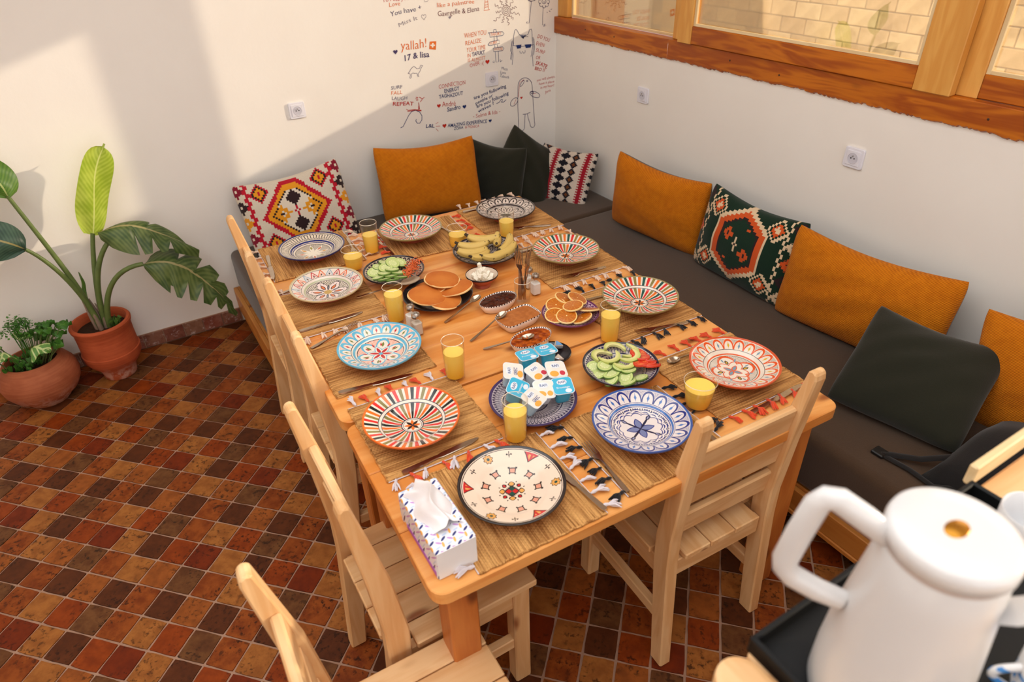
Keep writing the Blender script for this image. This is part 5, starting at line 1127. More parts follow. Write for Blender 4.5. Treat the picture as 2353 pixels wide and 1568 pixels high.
# ---- three spread dishes with chequered edges
m = Mat('chequered_glaze', 0.2, 0.5, coat=0.3); x, y, z = m.obj()
an = m.atan2(y * 1.8, x); ck = (an * (46.0 / TAU)).fract().lt(0.45) * z.gt(0.0318)
m.base(m.mix(ck, srgb(238, 226, 218), srgb(40, 26, 30))); CHEQ = m.mat
def outline(kind, a, b, n=56):
    P = []
    for i in range(n):
        t = TAU * i / n; c_, s_ = cos(t), sin(t); e = {'oval': 1.0, 'rect': 0.42}[kind]
        P.append((a * abs(c_) ** e * (1 if c_ >= 0 else -1), b * abs(s_) ** e * (1 if s_ >= 0 else -1)))
    return P
def spread_dish(kind, a, b, label, x, y, rot, fill_name, fill_label, fill_mat, bumpy):
    d = thing('spread_dish', label, 'dish', TT(x, y, 0.7508), TA + rot, 'spread dishes with chequered rims')
    P = outline(kind, a, b); n = len(P); mb = MB()
    rings = [(0.72, 0.0), (0.80, 0.004), (0.93, 0.020), (1.0, 0.034), (0.985, 0.0355), (0.955, 0.0335), (0.88, 0.020), (0.72, 0.009)]
    vs = [(px * k, py * k, h) for k, h in rings for px, py in P]; fs = [(r_ * n + i, r_ * n + (i + 1) % n, (r_ + 1) * n + (i + 1) % n, (r_ + 1) * n + i) for r_ in range(len(rings) - 1) for i in range(n)]
    fs += [tuple(range(n - 1, -1, -1)), tuple((len(rings) - 1) * n + i for i in range(n))]
    mb.add(vs, fs).build('dish_body', CHEQ, d, smooth=50)
    rs = random.Random(len(label)); mb = MB(); vs = []; K = 9
    for k in range(K + 1):
        f_ = 0.948 * (1 - k / (K + 0.001))
        for i, (px, py) in enumerate(P): vs.append((px * f_, py * f_, 0.0312 + (bumpy * (sin(px * 420 * f_ + 1) * sin(py * 380 * f_ + k) + 0.7 * rs.uniform(-1, 1)) if 0 < k else 0)))
    fs = [(k * n + i, k * n + (i + 1) % n, (k + 1) * n + (i + 1) % n, (k + 1) * n + i) for k in range(K) for i in range(n)] + [tuple(K * n + i for i in range(n))]
    o = mb.add(vs, fs).build(fill_name, fill_mat, None, smooth=70); o.location = d.location; o.rotation_euler = d.rotation_euler
    tag(o, fill_label, 'spread')
def spread_mat(name, a, b, rough):
    m = Mat(name, max(rough, 0.3), 0.25); n = m.noise(scale=60.0, detail=3); n2 = m.noise(scale=180.0, detail=2)
    m.base(m.mix(n.sm(0.35, 0.65), srgb(*a), srgb(*b))); m.bump(n + n2 * 0.3, 0.35, 0.003); return m.mat
spread_dish('oval', 0.073, 0.043, 'oval dish with a chequered rim, nearest the pancakes', -1.392, -1.857, 0.12, 'chocolate_spread', 'dark chocolate spread filling the oval dish by the pancakes', spread_mat('chocolate', (54, 18, 8), (88, 36, 16), 0.3), 0.0022)
spread_dish('rect', 0.074, 0.046, 'rectangular dish with a chequered rim between two oval dishes', -1.386, -1.985, 0.16, 'honey', 'smooth caramel-coloured honey filling the rectangular dish', spread_mat('honey', (164, 92, 40), (180, 106, 50), 0.08), 0.0)
spread_dish('oval', 0.075, 0.045, 'oval dish with a chequered rim beside the yogurt plate', -1.415, -2.118, 0.15, 'jam', 'orange-brown apricot jam with lumps in an oval dish', spread_mat('jam', (128, 46, 8), (186, 88, 18), 0.2), 0.0024)

# ================================================================== GLASSES OF JUICE
m = Mat('drinking_glass', 0.02, 0.5); m.nt.nodes.remove(m.b)
tr = m.N.new('ShaderNodeBsdfTransparent'); tr.inputs[0].default_value = (0.985, 0.98, 0.97, 1)
gl = m.N.new('ShaderNodeBsdfGlossy'); gl.inputs['Roughness'].default_value = 0.02
lw = m.N.new('ShaderNodeLayerWeight'); lw.inputs['Blend'].default_value = 0.5
f = X(m.nt, lw.outputs['Facing']).pw(3.5) * 0.55 + 0.03
mx = m.N.new('ShaderNodeMixShader'); m.L.new(f.sk, mx.inputs[0]); m.L.new(tr.outputs[0], mx.inputs[1]); m.L.new(gl.outputs[0], mx.inputs[2])
m.L.new(mx.outputs[0], m.N['Material Output'].inputs[0]); DRINK = m.mat
m = Mat('orange_juice', 0.25, 0.4); z = m.obj()[2]
cj = m.mix(z.sm(0.0, 0.09), srgb(250, 190, 52), srgb(255, 216, 104)); m.base(cj)
m.b.inputs['Subsurface Weight'].default_value = 0.12; m.b.inputs['Subsurface Radius'].default_value = (0.03, 0.018, 0.006); m.b.inputs['Subsurface Scale'].default_value = 0.5
JUICE = m.mat
def glass(label, x, y, H_, r0, r1, fill, z=0.7508, juice=True, group='glasses of orange juice', cat='glass'):
    g = thing('juice_glass' if juice else 'tumbler', label, cat, TT(x, y, z), 0, group)
    th = 0.0018; R_ = lambda t: r0 + (r1 - r0) * t
    prof = [(0.0008, 0.0), (r0 - 0.002, 0.0), (r0, 0.003)] + [(R_(t / 8), 0.003 + (H_ - 0.003) * t / 8) for t in range(1, 9)]
    prof += [(r1 - th * 0.5, H_ + 0.001), (r1 - th, H_)] + [(R_(t / 8) - th, 0.010 + (H_ - 0.010) * t / 8) for t in range(7, -1, -1)] + [(0.0008, 0.009)]
    MB().lathe(prof, 36).build('vessel', DRINK, g, smooth=50)
    MB().lathe([(r1 - th, H_ - 0.0006), (r1 - th / 2, H_ + 0.0008), (r1, H_ - 0.0006)], 36, cap0=False, cap1=False).build('lip', plain('glass_lip', srgb(236, 222, 200), 0.1, var=0.02), g, smooth=60)
    if juice:
        zt = H_ * fill
        pr = [(R_(0) - th - 0.0006, 0.0105)] + [(R_((0.0105 + (zt - 0.0105) * k / 4) / H_) - th - 0.0006, 0.0105 + (zt - 0.0105) * k / 4) for k in range(1, 5)]
        MB().lathe(pr, 36).build('juice', JUICE, g, smooth=50)
    return g
TALL = (0.132, 0.0285, 0.0335)
glass('tall glass of orange juice at the back between two plates', -1.622, -1.215, *TALL, 0.62)
glass('short wide glass of orange juice on the edge of the back left mat', -1.727, -1.316, 0.086, 0.032, 0.041, 0.68)
glass('short wide glass of orange juice behind the bananas', -1.305, -1.348, 0.086, 0.032, 0.041, 0.66)
glass('tall glass of orange juice in front of the black arched plate', -1.109, -1.40, *TALL, 0.66)
glass('tall glass of orange juice beside the salt shakers', -1.724, -1.754, *TALL, 0.80)
glass('tall glass of orange juice standing alone, right of the turquoise plate', -1.688, -2.144, *TALL, 0.70)
glass('tall glass of orange juice in front of the yogurt plate', -1.667, -2.471, *TALL, 0.74)
glass('tall glass of orange juice beside the orange slices', -1.189, -2.220, *TALL, 0.74)
glass('short wide glass of orange juice between the blue and orange plates', -1.175, -2.608, 0.088, 0.033, 0.045, 0.78)
glass('empty clear tumbler holding upright forks', -1.302, -1.868, 0.085, 0.025, 0.029, 0, juice=False, group=None, cat='tumbler')

# ================================================================== CUTLERY
STEEL = Mat('brushed_steel', 0.22, 0.5, metal=1.0); STEEL.base(STEEL.mix(STEEL.noise(scale=20.0), srgb(206, 190, 172), srgb(176, 158, 140))); STEEL = STEEL.mat
def flatbar(sections, th):
    """sections (x, half width, z)"""
    mb = MB(); vs = []
    for x_, w_, z_ in sections: vs += [(x_, -w_, z_), (x_, w_, z_), (x_, w_ * 0.85, z_ + th), (x_, -w_ * 0.85, z_ + th)]
    fs = [(0, 1, 2, 3)]; n = len(sections)
    for i in range(n - 1):
        for k in range(4): fs.append((i * 4 + k, i * 4 + (k + 1) % 4, (i + 1) * 4 + (k + 1) % 4, (i + 1) * 4 + k))
    fs.append(tuple((n - 1) * 4 + k for k in (3, 2, 1, 0)))
    return mb.add(vs, fs)
def fork_mesh():
    h = flatbar([(0, 0.006, 0.001), (0.02, 0.0075, 0.001), (0.06, 0.005, 0.003), (0.10, 0.0032, 0.006), (0.118, 0.004, 0.006), (0.128, 0.010, 0.0045), (0.142, 0.0122, 0.003)], 0.0022)
    for k in range(4):
        yy = -0.0102 + k * 0.0068
        h.add(*[(lambda P: ([(p[0], p[1], p[2]) for p in P], [(0, 1, 2, 3), (7, 6, 5, 4), (0, 4, 5, 1), (1, 5, 6, 2), (2, 6, 7, 3), (3, 7, 4, 0)]))([(0.140, yy - 0.002, 0.003), (0.140, yy + 0.002, 0.003), (0.140, yy + 0.002, 0.005), (0.140, yy - 0.002, 0.005), (0.190, yy - 0.0009, 0.007), (0.190, yy + 0.0009, 0.007), (0.190, yy + 0.0009, 0.0084), (0.190, yy - 0.0009, 0.0084)])][0])
    return h.mesh('fork', STEEL, smooth=40)
def knife_mesh():
    h = flatbar([(0, 0.0065, 0.0005), (0.01, 0.0085, 0.0005), (0.05, 0.0075, 0.0005), (0.09, 0.0058, 0.0006), (0.098, 0.0062, 0.0008)], 0.0042)
    b = flatbar([(0.098, 0.0058, 0.0022), (0.11, 0.009, 0.0024), (0.16, 0.0096, 0.0024), (0.195, 0.0085, 0.0024), (0.213, 0.005, 0.0024), (0.219, 0.0012, 0.0024)], 0.0012)
    return h, b
def spoon_mesh(L=0.165, hw=0.019, hl=0.028):
    mb = flatbar([(0, 0.004, 0.0008), (0.015, 0.0055, 0.0008), (L * 0.45, 0.0032, 0.004), (L * 0.68, 0.0026, 0.007), (L - 2 * hl + 0.004, 0.004, 0.006)], 0.002)
    cx = L - hl
    def bowl(a, b, k):
        t = TAU * a; r_ = b
        return (cx + hl * r_ * cos(t), hw * r_ * sin(t), 0.0075 - 0.0065 * (1 - r_ * r_) + k)
    mb.grid(24, 6, lambda a, b: bowl(a, max(b, 0.001), 0.0)); mb.grid(24, 6, lambda a, b: bowl(a, max(b, 0.001), 0.0011))
    return mb.mesh('spoon', STEEL, smooth=60)
FORK = fork_mesh(); KH, KBl = knife_mesh(); KHM = KH.mesh('handle', STEEL, smooth=40); KBM = KBl.mesh('blade', STEEL, smooth=40); SPOON = spoon_mesh(0.165, 0.0145, 0.022)
def put(o, x, y, ang, z, tilt=0.0):
    P = TT(x, y, z); o.location = P; o.rotation_euler = (0, -tilt, TA + radians(ang))
def fork(label, x, y, ang, z=ZT + 0.0055, tilt=0.0):
    o = tag(link('fork', FORK), label, 'fork', 'steel forks'); put(o, x, y, ang, z, tilt); return o
def knife(label, x, y, ang, z=ZT + 0.0055):
    o = thing('table_knife', label, 'knife', (0, 0, 0), 0, 'steel table knives'); link('handle', KHM, o); link('blade', KBM, o); put(o, x, y, ang, z); return o
def spoon(label, x, y, ang, z, tilt=0.0):
    o = tag(link('spoon', SPOON), label, 'spoon', 'steel spoons'); put(o, x, y, ang, z, tilt); return o
knife('knife lying on the far left mat, left of the star plate', -1.995, -1.030, -96.3)
fork('fork on the right of the star plate, partly behind a short juice glass', -1.668, -1.035, -97)
knife('knife left of the striped plate at the back end', -1.570, -1.085, -88)
fork('fork right of the striped plate at the back end', -1.272, -1.285, 100)
knife('knife peeking out behind the black arched plate', -1.142, -1.050, -4.5)
fork('fork in front of the black arched plate in the far corner', -0.885, -1.376, 164)
knife('knife peeking out left of the striped plate beside the bananas', -1.125, -1.533, -5.5)
fork('fork on the mat beside the upright forks', -0.912, -1.812, 178.9)
knife('knife peeking out left of the striped plate beside the orange slices', -1.150, -1.978, -7.3)
fork('fork on the mat with black tassels', -0.912, -2.271, 170)
spoon('spoon half hidden behind the orange arched plate', -0.955, -2.418, 180, ZT + 0.005)
knife('bright knife right of the orange arched plate, behind the chair back', -1.08, -2.710, 5.0)
fork('fork left of the blue and white plate', -1.534, -2.772, 87.6)
knife('knife right of the blue and white plate, behind the chair post', -1.235, -2.778, 91)
knife('knife right of the cream plate with a black rim', -1.612, -2.792, 98)
knife('knife in front of the orange-rimmed striped plate', -1.971, -2.443, 5.0)
knife('knife in front of the turquoise plate', -2.012, -2.048, -6.6)
fork('fork behind the turquoise plate', -2.019, -1.778, 21)
knife('knife in front of the zigzag plate', -2.026, -1.660, 2.6)
fork('fork behind the zigzag plate', -2.030, -1.372, 12)
spoon('spoon resting in the chocolate dish with its handle on the table', -1.592, -1.852, 14.5, 0.752, 0.20)
spoon('spoon resting in the honey dish with its handle on the table', -1.568, -1.998, 16.3, 0.752, 0.20)
spoon('spoon resting in the jam dish with its handle on the table', -1.552, -2.058, -24.0, 0.752, 0.20)
sm_ = spoon_mesh(0.235, 0.026, 0.036)
o = tag(link('serving_spoon', sm_), 'large serving spoon resting between the cucumber dish and the pancakes', 'spoon'); put(o, -1.795, -1.548, -20, 0.760, 0.20)
# forks standing in the tumbler
for k, (dx, dy, az, t) in enumerate(((-0.008, 0.004, 60, 83), (0.004, -0.006, 170, 82), (0.010, 0.004, 280, 81), (-0.002, 0.010, 20, 80), (0.006, 0.010, 330, 83))):
    o = tag(link('fork', FORK), 'fork standing upright in the clear tumbler, ' + ['leftmost', 'at the front', 'rightmost', 'tallest at the back', 'between the right ones'][k], 'fork', 'forks in the tumbler')
    P = TT(-1.302 + dx, -1.868 + dy, 0.762); o.matrix_world = Matrix.Translation(P) @ Matrix.Rotation(radians(az), 4, 'Z') @ Matrix.Rotation(-radians(t), 4, 'Y') @ Matrix.Rotation(radians(40 * k), 4, 'X')

# ---- salt and pepper shakers
CAPM = plain('shaker_cap_metal', srgb(196, 190, 184), 0.25, metal=1.0)
SALT = plain('salt', srgb(240, 236, 232), 0.9, var=0.03)
PEP = plain('pepper', srgb(150, 124, 100), 0.9, var=0.2)
def shaker(label, x, y, rot, fillm):
    s = thing('shaker', label, 'shaker', TT(x, y, 0.7508), TA + rot, 'glass salt and pepper shakers')
    P = rrect(0.034, 0.034, 0.007, 3); n = len(P); mb = MB(); lv = []
    for k in range(16): lv.append((1.0 if k % 2 else 0.94, 0.001 + 0.052 * k / 15))
    lv += [(0.86, 0.058), (0.62, 0.064), (0.60, 0.068)]
    vs = [(px * s_, py * s_, h) for s_, h in lv for px, py in P]
    fs = [(k * n + i, k * n + (i + 1) % n, (k + 1) * n + (i + 1) % n, (k + 1) * n + i) for k in range(len(lv) - 1) for i in range(n)] + [tuple(range(n - 1, -1, -1))]
    mb.add(vs, fs).build('glass_body', DRINK, s, smooth=30)
    MB().prism([(px * 0.86, py * 0.86) for px, py in P], 0.004, 0.047, lambda u, v, w: (u, v, w)).build('contents', fillm, s, bevel=0.002)
    MB().lathe([(0.0135, 0.064), (0.0145, 0.066), (0.0145, 0.074), (0.012, 0.080), (0.005, 0.083), (0.0004, 0.0835)], 24).build('cap', CAPM, s, smooth=40)
    cap = [c for c in s.children if c.name.startswith('cap')][0]
    for k in range(5):
        a = TAU * k / 5; MB().lathe([(0.0009, 0.0), (0.0009, 0.0016)], 6).build('pour_hole', PIN, cap).location = (0.005 * cos(a), 0.005 * sin(a), 0.0822)
shaker('ribbed glass salt shaker standing behind its twin, beside a tall juice glass', -1.692, -1.812, 0.25, SALT)
shaker('ribbed glass shaker in front of its twin, beside the turquoise plate', -1.694, -1.868, 0.1, plain('salt_pale', srgb(214, 200, 184), 0.9, var=0.08))
shaker('white ribbed salt shaker right of the upright forks', -1.235, -1.842, 0.0, SALT)
shaker('shaker half hidden behind the upright forks', -1.232, -1.790, 0.2, SALT)

# ================================================================== FOOD
# ---- bananas
m = Mat('banana_peel', 0.5, 0.4); x, y, z = m.obj(); n = m.noise(scale=24.0, detail=4, rough=0.65); n2 = m.noise(scale=80.0, detail=2); r = m.rnd()
c = m.mix(n, srgb(226, 190, 104), srgb(200, 168, 92)); c = m.mix(x.abs().sm(0.045, 0.075) * 0.6, c, srgb(132, 140, 70)); c = m.mix(n2.sm(0.62, 0.72) * n.sm(0.45, 0.6), c, srgb(86, 50, 22))
m.base(c); BANANA = m.mat
BTIP = plain('banana_tip', srgb(60, 44, 26), 0.8)
def banana_parts(L=0.118, r=0.0200, bend=1.25):
    R0 = L / bend; pts = []; rad = []
    for i in range(17):
        t = i / 16; a = (t - 0.5) * bend
        pts.append((R0 * sin(a), R0 * (1 - cos(a)) - 0.01, 0.0)); rad.append(r * min(1.0, (sin(pi * (0.06 + 0.88 * t))) ** 0.42))
    b = MB().tube(pts, rad, 5, flat=1.0); me = b.mesh('peel', BANANA)
    bm = bmesh.new(); bm.from_mesh(me); bmesh.ops.bevel(bm, geom=[e for e in bm.edges if e.calc_face_angle(0) > 0.6], offset=0.004, segments=2, affect='EDGES'); bm.to_mesh(me); bm.free()
    me.polygons.foreach_set('use_smooth', [True] * len(me.polygons))
    p0, p1 = Vector(pts[0]), Vector(pts[1]); d = (p0 - p1).normalized()
    st = MB().tube([p0 - d * 0.003, p0 + d * 0.010], [0.0062, 0.004], 6).mesh('stalk', BTIP, smooth=40)
    q0, q1 = Vector(pts[-1]), Vector(pts[-2]); d = (q0 - q1).normalized()
    tp = MB().tube([q0 - d * 0.004, q0 + d * 0.0025], [0.006, 0.0035], 6).mesh('blossom_end', BTIP, smooth=40)
    return me, st, tp
BME = banana_parts()
def banana(label, x, y, z, ang, roll, tilt, s=1.0):
    o = thing('banana', label, 'banana', (0, 0, 0), 0, 'bananas in the dish')
    for nme, me in zip(('peel', 'stalk', 'blossom_end'), BME): link(nme, me, o)
    o.matrix_world = Matrix.Translation(TT(x, y, z)) @ Matrix.Rotation(TA + radians(ang), 4, 'Z') @ Matrix.Rotation(radians(tilt), 4, 'Y') @ Matrix.Rotation(radians(roll), 4, 'X') @ Matrix.Scale(s, 4)
BL = 'small speckled banana in the dish, '
banana(BL + 'arched highest at the back', -1.245, -1.462, 0.822, -30, 70, 0, 1.15)
banana(BL + 'upright one at the back right', -1.205, -1.500, 0.820, 60, 90, 0, 0.95)
banana(BL + 'upper one on the left', -1.298, -1.478, 0.812, -22, 60, 0, 1.1)
banana(BL + 'second from the top on the left', -1.320, -1.515, 0.806, -10, 60, 6, 1.1)
banana(BL + 'third on the left, end towards the camera', -1.305, -1.555, 0.802, 25, 50, 8, 0.95)
banana(BL + 'front one pointing to the cheese bowl', -1.258, -1.580, 0.800, 0, 40, 4, 0.95)
banana(BL + 'front right one', -1.205, -1.565, 0.801, 18, 40, -4, 1.1)
banana(BL + 'rightmost one', -1.180, -1.525, 0.806, 42, 50, -6, 1.1)

# ---- cucumber, avocado, tomato, carrot
m = Mat('cucumber_slice', 0.35, 0.5); x, y, z = m.obj(); rr = (x * x + y * y).sqrt() / 0.022; an = m.atan2(y, x)
seed = (rr.btw(0.32, 0.62) * ((an * 9.0).sin()).gt(0.45)); n = m.noise(scale=60.0)
c = m.mix(rr.sm(0.55, 0.95), srgb(206, 216, 148), srgb(190, 206, 124)); c = m.mix(seed * 0.8, c, srgb(226, 226, 176)); c = m.mix(((rr * 1.0).near(0.66, 0.05)) * 0.6, c, srgb(160, 182, 92)); c = m.mix(rr.gt(0.955), c, srgb(92, 124, 50)); m.base(c); CUC = m.mat
CUCM = MB().lathe([(0.0215, 0.0), (0.022, 0.001), (0.022, 0.0042), (0.0212, 0.005), (0.012, 0.0052), (0.0004, 0.0050)], 24).mesh('cucumber_slice', CUC, smooth=40)
def dish_z(t):
    for (r1, h1), (r0, h0) in zip(PROFILE, PROFILE[1:]):
        if r0 <= t <= r1: return h0 + (h1 - h0) * (t - r0) / max(1e-6, r1 - r0)
    return PROFILE[0][1]
def scatter(name, me, label, cat, group, lst, s=1.0, where=None, dish=None):
    for n_, q in enumerate(lst):
        x, y, z, rx, ry, rz = q[:6]
        if dish: z = max(z, 0.7508 + dish_z(sqrt((x - dish[0]) ** 2 + (y - dish[1]) ** 2) / dish[2]) + 0.004); sx, sy = (q[6], q[7]) if len(q) > 6 else (1, 1)
        o = tag(link(name, me), label + (', ' + where[n_] if where else ''), cat, group); o.location = TT(x, y, z); o.rotation_euler = (radians(rx), radians(ry), radians(rz)); o.scale = (s * sx, s * sy, s)
rs = random.Random(11)
scatter('cucumber_slice', CUCM, 'cucumber slice heaped beside the grated carrot', 'cucumber slice', 'cucumber slices beside the carrot', s=1.18, dish=(-1.627, -1.484, 0.111), lst=
    [(-1.695, -1.462, 0.792, 14, -8, 0), (-1.668, -1.440, 0.795, 10, 6, 40), (-1.640, -1.428, 0.798, 22, 4, 80), (-1.612, -1.425, 0.796, 12, -10, 20), (-1.652, -1.470, 0.802, 10, -4, 10, 1.05, 1.05), (-1.620, -1.455, 0.805, 18, 10, 0), (-1.690, -1.500, 0.789, -14, -10, 0), (-1.665, -1.495, 0.796, -6, 6, 30), (-1.636, -1.490, 0.800, 4, 12, 60), (-1.678, -1.525, 0.788, -20, 0, 0), (-1.650, -1.520, 0.792, -14, 8, 20), (-1.622, -1.515, 0.794, -10, 12, 0), (-1.588, -1.440, 0.794, 16, 14, 0), (-1.655, -1.548, 0.789, -24, 4, 0), (-1.625, -1.545, 0.790, -18, 12, 0)])
scatter('cucumber_slice', CUCM, 'long cucumber slice in the navy-rimmed dish', 'cucumber slice', 'cucumber slices beside the avocado',
    [(-1.345, -2.355, 0.789, 14, -8, 10, 1.1, .9), (-1.322, -2.378, 0.798, 8, 6, 25, 1.35, 1.0), (-1.352, -2.395, 0.788, -8, -8, 0, 1.3, .9), (-1.325, -2.415, 0.793, -10, 4, 20, 1.35, 1.0), (-1.290, -2.405, 0.797, 4, 10, 0), (-1.342, -2.440, 0.787, -20, -4, 30, 1.2, .9), (-1.300, -2.450, 0.794, -22, 2, 60, 1.45, 1.0), (-1.275, -2.428, 0.797, -8, 10, 30, 1.2, 1), (-1.262, -2.468, 0.788, -20, 12, 40), (-1.310, -2.475, 0.785, -26, 0, 10, 1.1, 1)], dish=(-1.274, -2.39, 0.109), where=['at the back left', 'large one in the second row', 'leftmost', 'wide one in the middle left', 'middle one under the avocado', 'low one at the front left', 'long one pointing to the camera', 'beside the tomato', 'at the front right', 'frontmost'])
m = Mat('avocado_flesh', 0.4, 0.45); x, y, z = m.obj(); rr = (x * x + (y) * (y)).sqrt()
c = m.mix(rr.sm(0.020, 0.036), srgb(222, 216, 150), srgb(184, 190, 100)); c = m.mix(rr.gt(0.0352), c, srgb(104, 118, 48)); m.base(c); AVO = m.mat
def crescent():
    mb = MB(); n = 18; vs = []
    for i in range(n + 1):
        a = radians(-105 + 210 * i / n); k = sin(pi * i / n) ** 0.5
        ro = 0.037; ri = ro - 0.004 - 0.014 * k
        for r_, h in ((ro, 0.001), (ro, 0.008), ((ro + ri) / 2, 0.0098), (ri, 0.008), (ri, 0.001)): vs.append((r_ * cos(a), 0.88 * r_ * sin(a), h))
    fs = [(i * 5 + k, i * 5 + (k + 1) % 5, (i + 1) * 5 + (k + 1) % 5, (i + 1) * 5 + k) for i in range(n) for k in range(5)] + [(0, 1, 2, 3, 4), tuple(n * 5 + k for k in range(5))]
    return mb.add(vs, fs).mesh('avocado_slice', AVO, smooth=45)
AVM = crescent()
scatter('avocado_slice', AVM, 'curved avocado slice in the navy-rimmed dish', 'avocado slice', 'avocado slices', [(-1.300, -2.338, 0.796, 6, -4, 100), (-1.288, -2.352, 0.802, 4, 0, 265), (-1.252, -2.330, 0.802, 6, 4, 60), (-1.228, -2.358, 0.803, 2, 8, -50), (-1.268, -2.396, 0.799, 0, 0, -100), (-1.240, -2.380, 0.806, 4, 0, -75)], dish=(-1.274, -2.39, 0.109), where=['leftmost of the back row', 'second of the back row', 'furthest back', 'next to the tomato', 'small one in the middle', 'between the tomato and the middle one'])
m = Mat('tomato_slice', 0.28, 0.5, coat=0.2); x, y, z = m.obj(); rr = (x * x + y * y).sqrt() / 0.027; an = m.atan2(y, x); n = m.noise(scale=90.0)
c = m.mix(n, srgb(222, 70, 36), srgb(204, 44, 28)); c = m.mix(rr.btw(0.3, 0.78) * ((an * 3.0).cos()).gt(0.1) * 0.7, c, srgb(236, 118, 60)); c = m.mix(rr.btw(0.35, 0.75) * m.voro(scale=220.0).lt(0.22), c, srgb(240, 190, 100)); m.base(c); TOM = m.mat
TOMM = MB().lathe([(0.026, 0.0), (0.027, 0.002), (0.027, 0.005), (0.026, 0.0065), (0.012, 0.0062), (0.0004, 0.0064)], 26).mesh('tomato_slice', TOM, smooth=40)
scatter('tomato_slice', TOMM, 'red tomato slice in the navy-rimmed dish', 'tomato slice', 'tomato slices', [(-1.205, -2.382, 0.800, 10, 18, 0, 1.1, 0.9), (-1.212, -2.402, 0.803, -6, 14, 30), (-1.215, -2.432, 0.800, -12, 10, 0, 1.15, .9), (-1.232, -2.428, 0.804, -8, 4, 0, .9, .7), (-1.205, -2.446, 0.797, -22, 14, 0, 1.1, .8), (-1.196, -2.415, 0.796, -10, 24, 0)], dish=(-1.274, -2.39, 0.109), where=['backmost', 'second from the back', 'wide one at the front', 'small one touching the cucumber', 'frontmost', 'outermost against the rim'])
CARROT = plain('grated_carrot', srgb(232, 104, 36), 0.5, var=0.2)
mb = MB()
for k in range(170):
    t = rs.uniform(0, 1); c = Vector((-1.600 + 0.075 * t + rs.gauss(0, 0.010), -1.545 + 0.085 * t + rs.gauss(0, 0.012), 0))
    c = TT(c.x, c.y, 0.786 + 0.016 * rs.random()); a = rs.uniform(0, TAU); L = rs.uniform(0.010, 0.022); e = Vector((cos(a), sin(a), rs.uniform(-.3, .3))) * L / 2
    mb.tube([c - e, c + Vector((0, 0, 0.003)), c + e], 0.0013, 4)
o = mb.build('grated_carrot', CARROT); o['kind'] = 'stuff'; tag(o, 'heap of orange grated carrot in the cucumber dish', 'carrot')

# ---- pancakes
m = Mat('pancake', 0.7, 0.25); x, y, z = m.obj(); r = m.rnd(); rr = (x * x + y * y).sqrt() / 0.055; n = m.noise(m.vec(x + r, y + r * 3.0, z), 16.0, 4, 0.6)
c = m.mix((n * 0.7 + rr * 0.25).sm(0.3, 0.75), srgb(206, 122, 50), srgb(186, 96, 32)); c = m.mix(((z - 0.0035).lt(0.0) + rr.gt(0.985) * z.lt(0.0058)).mn(1.0), c, srgb(240, 200, 138)); m.base(c); m.bump(n, 0.15, 0.004); PANC = m.mat
def pancake_mesh(seed):
    q = random.Random(seed); ph = [q.uniform(0, 6) for _ in range(4)]; n = 40; mb = MB()
    out = lambda a: 0.055 * (1 + 0.03 * sin(2 * a + ph[0]) + 0.022 * sin(3 * a + ph[1]) + 0.012 * sin(5 * a + ph[2]))
    dz = lambda x, y: -1.6 * (x * x * cos(ph[3]) ** 2 + y * y * sin(ph[3]) ** 2)
    lv = [(0.97, 0.0), (1.0, 0.0025), (0.985, 0.0058), (0.93, 0.0072), (0.6, 0.0076), (0.25, 0.0076), (0.01, 0.0076)]
    vs = []
    for f_, h in lv:
        for i in range(n):
            a = TAU * i / n; x_, y_ = f_ * out(a) * cos(a), f_ * out(a) * sin(a); vs.append((x_, y_, h + dz(x_, y_)))
    fs = [(k * n + i, k * n + (i + 1) % n, (k + 1) * n + (i + 1) % n, (k + 1) * n + i) for k in range(len(lv) - 1) for i in range(n)] + [tuple(range(n - 1, -1, -1)), tuple((len(lv) - 1) * n + i for i in range(n))]
    return mb.add(vs, fs).mesh('pancake', PANC, smooth=50)
PL = 'golden brown pancake on the black plate, '
for seed, lab, x, y, z, rx, ry, s in ((1, PL + 'topmost one at the back', -1.512, -1.662, 0.803, 6, 4, 1.22), (2, PL + 'right one partly under the topmost', -1.492, -1.728, 0.794, -2, 12, 1.15), (3, PL + 'left one nearest the tall juice glass', -1.597, -1.728, 0.797, -4, -7, 1.2), (4, PL + 'lowest one at the front', -1.552, -1.765, 0.785, -8, 0, 1.12), (5, PL + 'hidden one under the others at the back', -1.565, -1.672, 0.788, 4, -6, 1.12)):
    o = tag(link('pancake', pancake_mesh(seed)), lab, 'pancake', 'pancakes on the black plate'); o.location = TT(x, y, z); o.rotation_euler = (radians(rx), radians(ry), seed); o.scale = (s, s, 1)

# ---- cheese cubes
CHEESE = plain('white_cheese', srgb(244, 236, 218), 0.5, var=0.03)
CBM = [MB().box((-0.009, -0.008, -0.006), (0.009, 0.008, 0.006)).mesh('cheese_cube', CHEESE, bevel=0.0012), MB().box((-0.011, -0.006, -0.006), (0.011, 0.006, 0.006)).mesh('cheese_cube', CHEESE, bevel=0.0012)]
for k in range(26):
    lv = 0 if k < 12 else (1 if k < 21 else 2); R_ = (0.034, 0.024, 0.010)[lv]; a = k * 2.4 + lv; q = R_ * sqrt(((k * 7) % 12) / 12.0)
    o = tag(link('cheese_cube', CBM[k % 2]), 'white cheese cube heaped in the little cream bowl', 'cheese cube', 'white cheese cubes')
    o.location = TT(-1.367 + q * cos(a), -1.686 + q * sin(a), 0.785 + 0.0125 * lv + rs.uniform(0, .004)); o.rotation_euler = (rs.uniform(-.6, .6), rs.uniform(-.6, .6), rs.uniform(0, 3)); o.scale = (1.22, 1.22, 1.22)
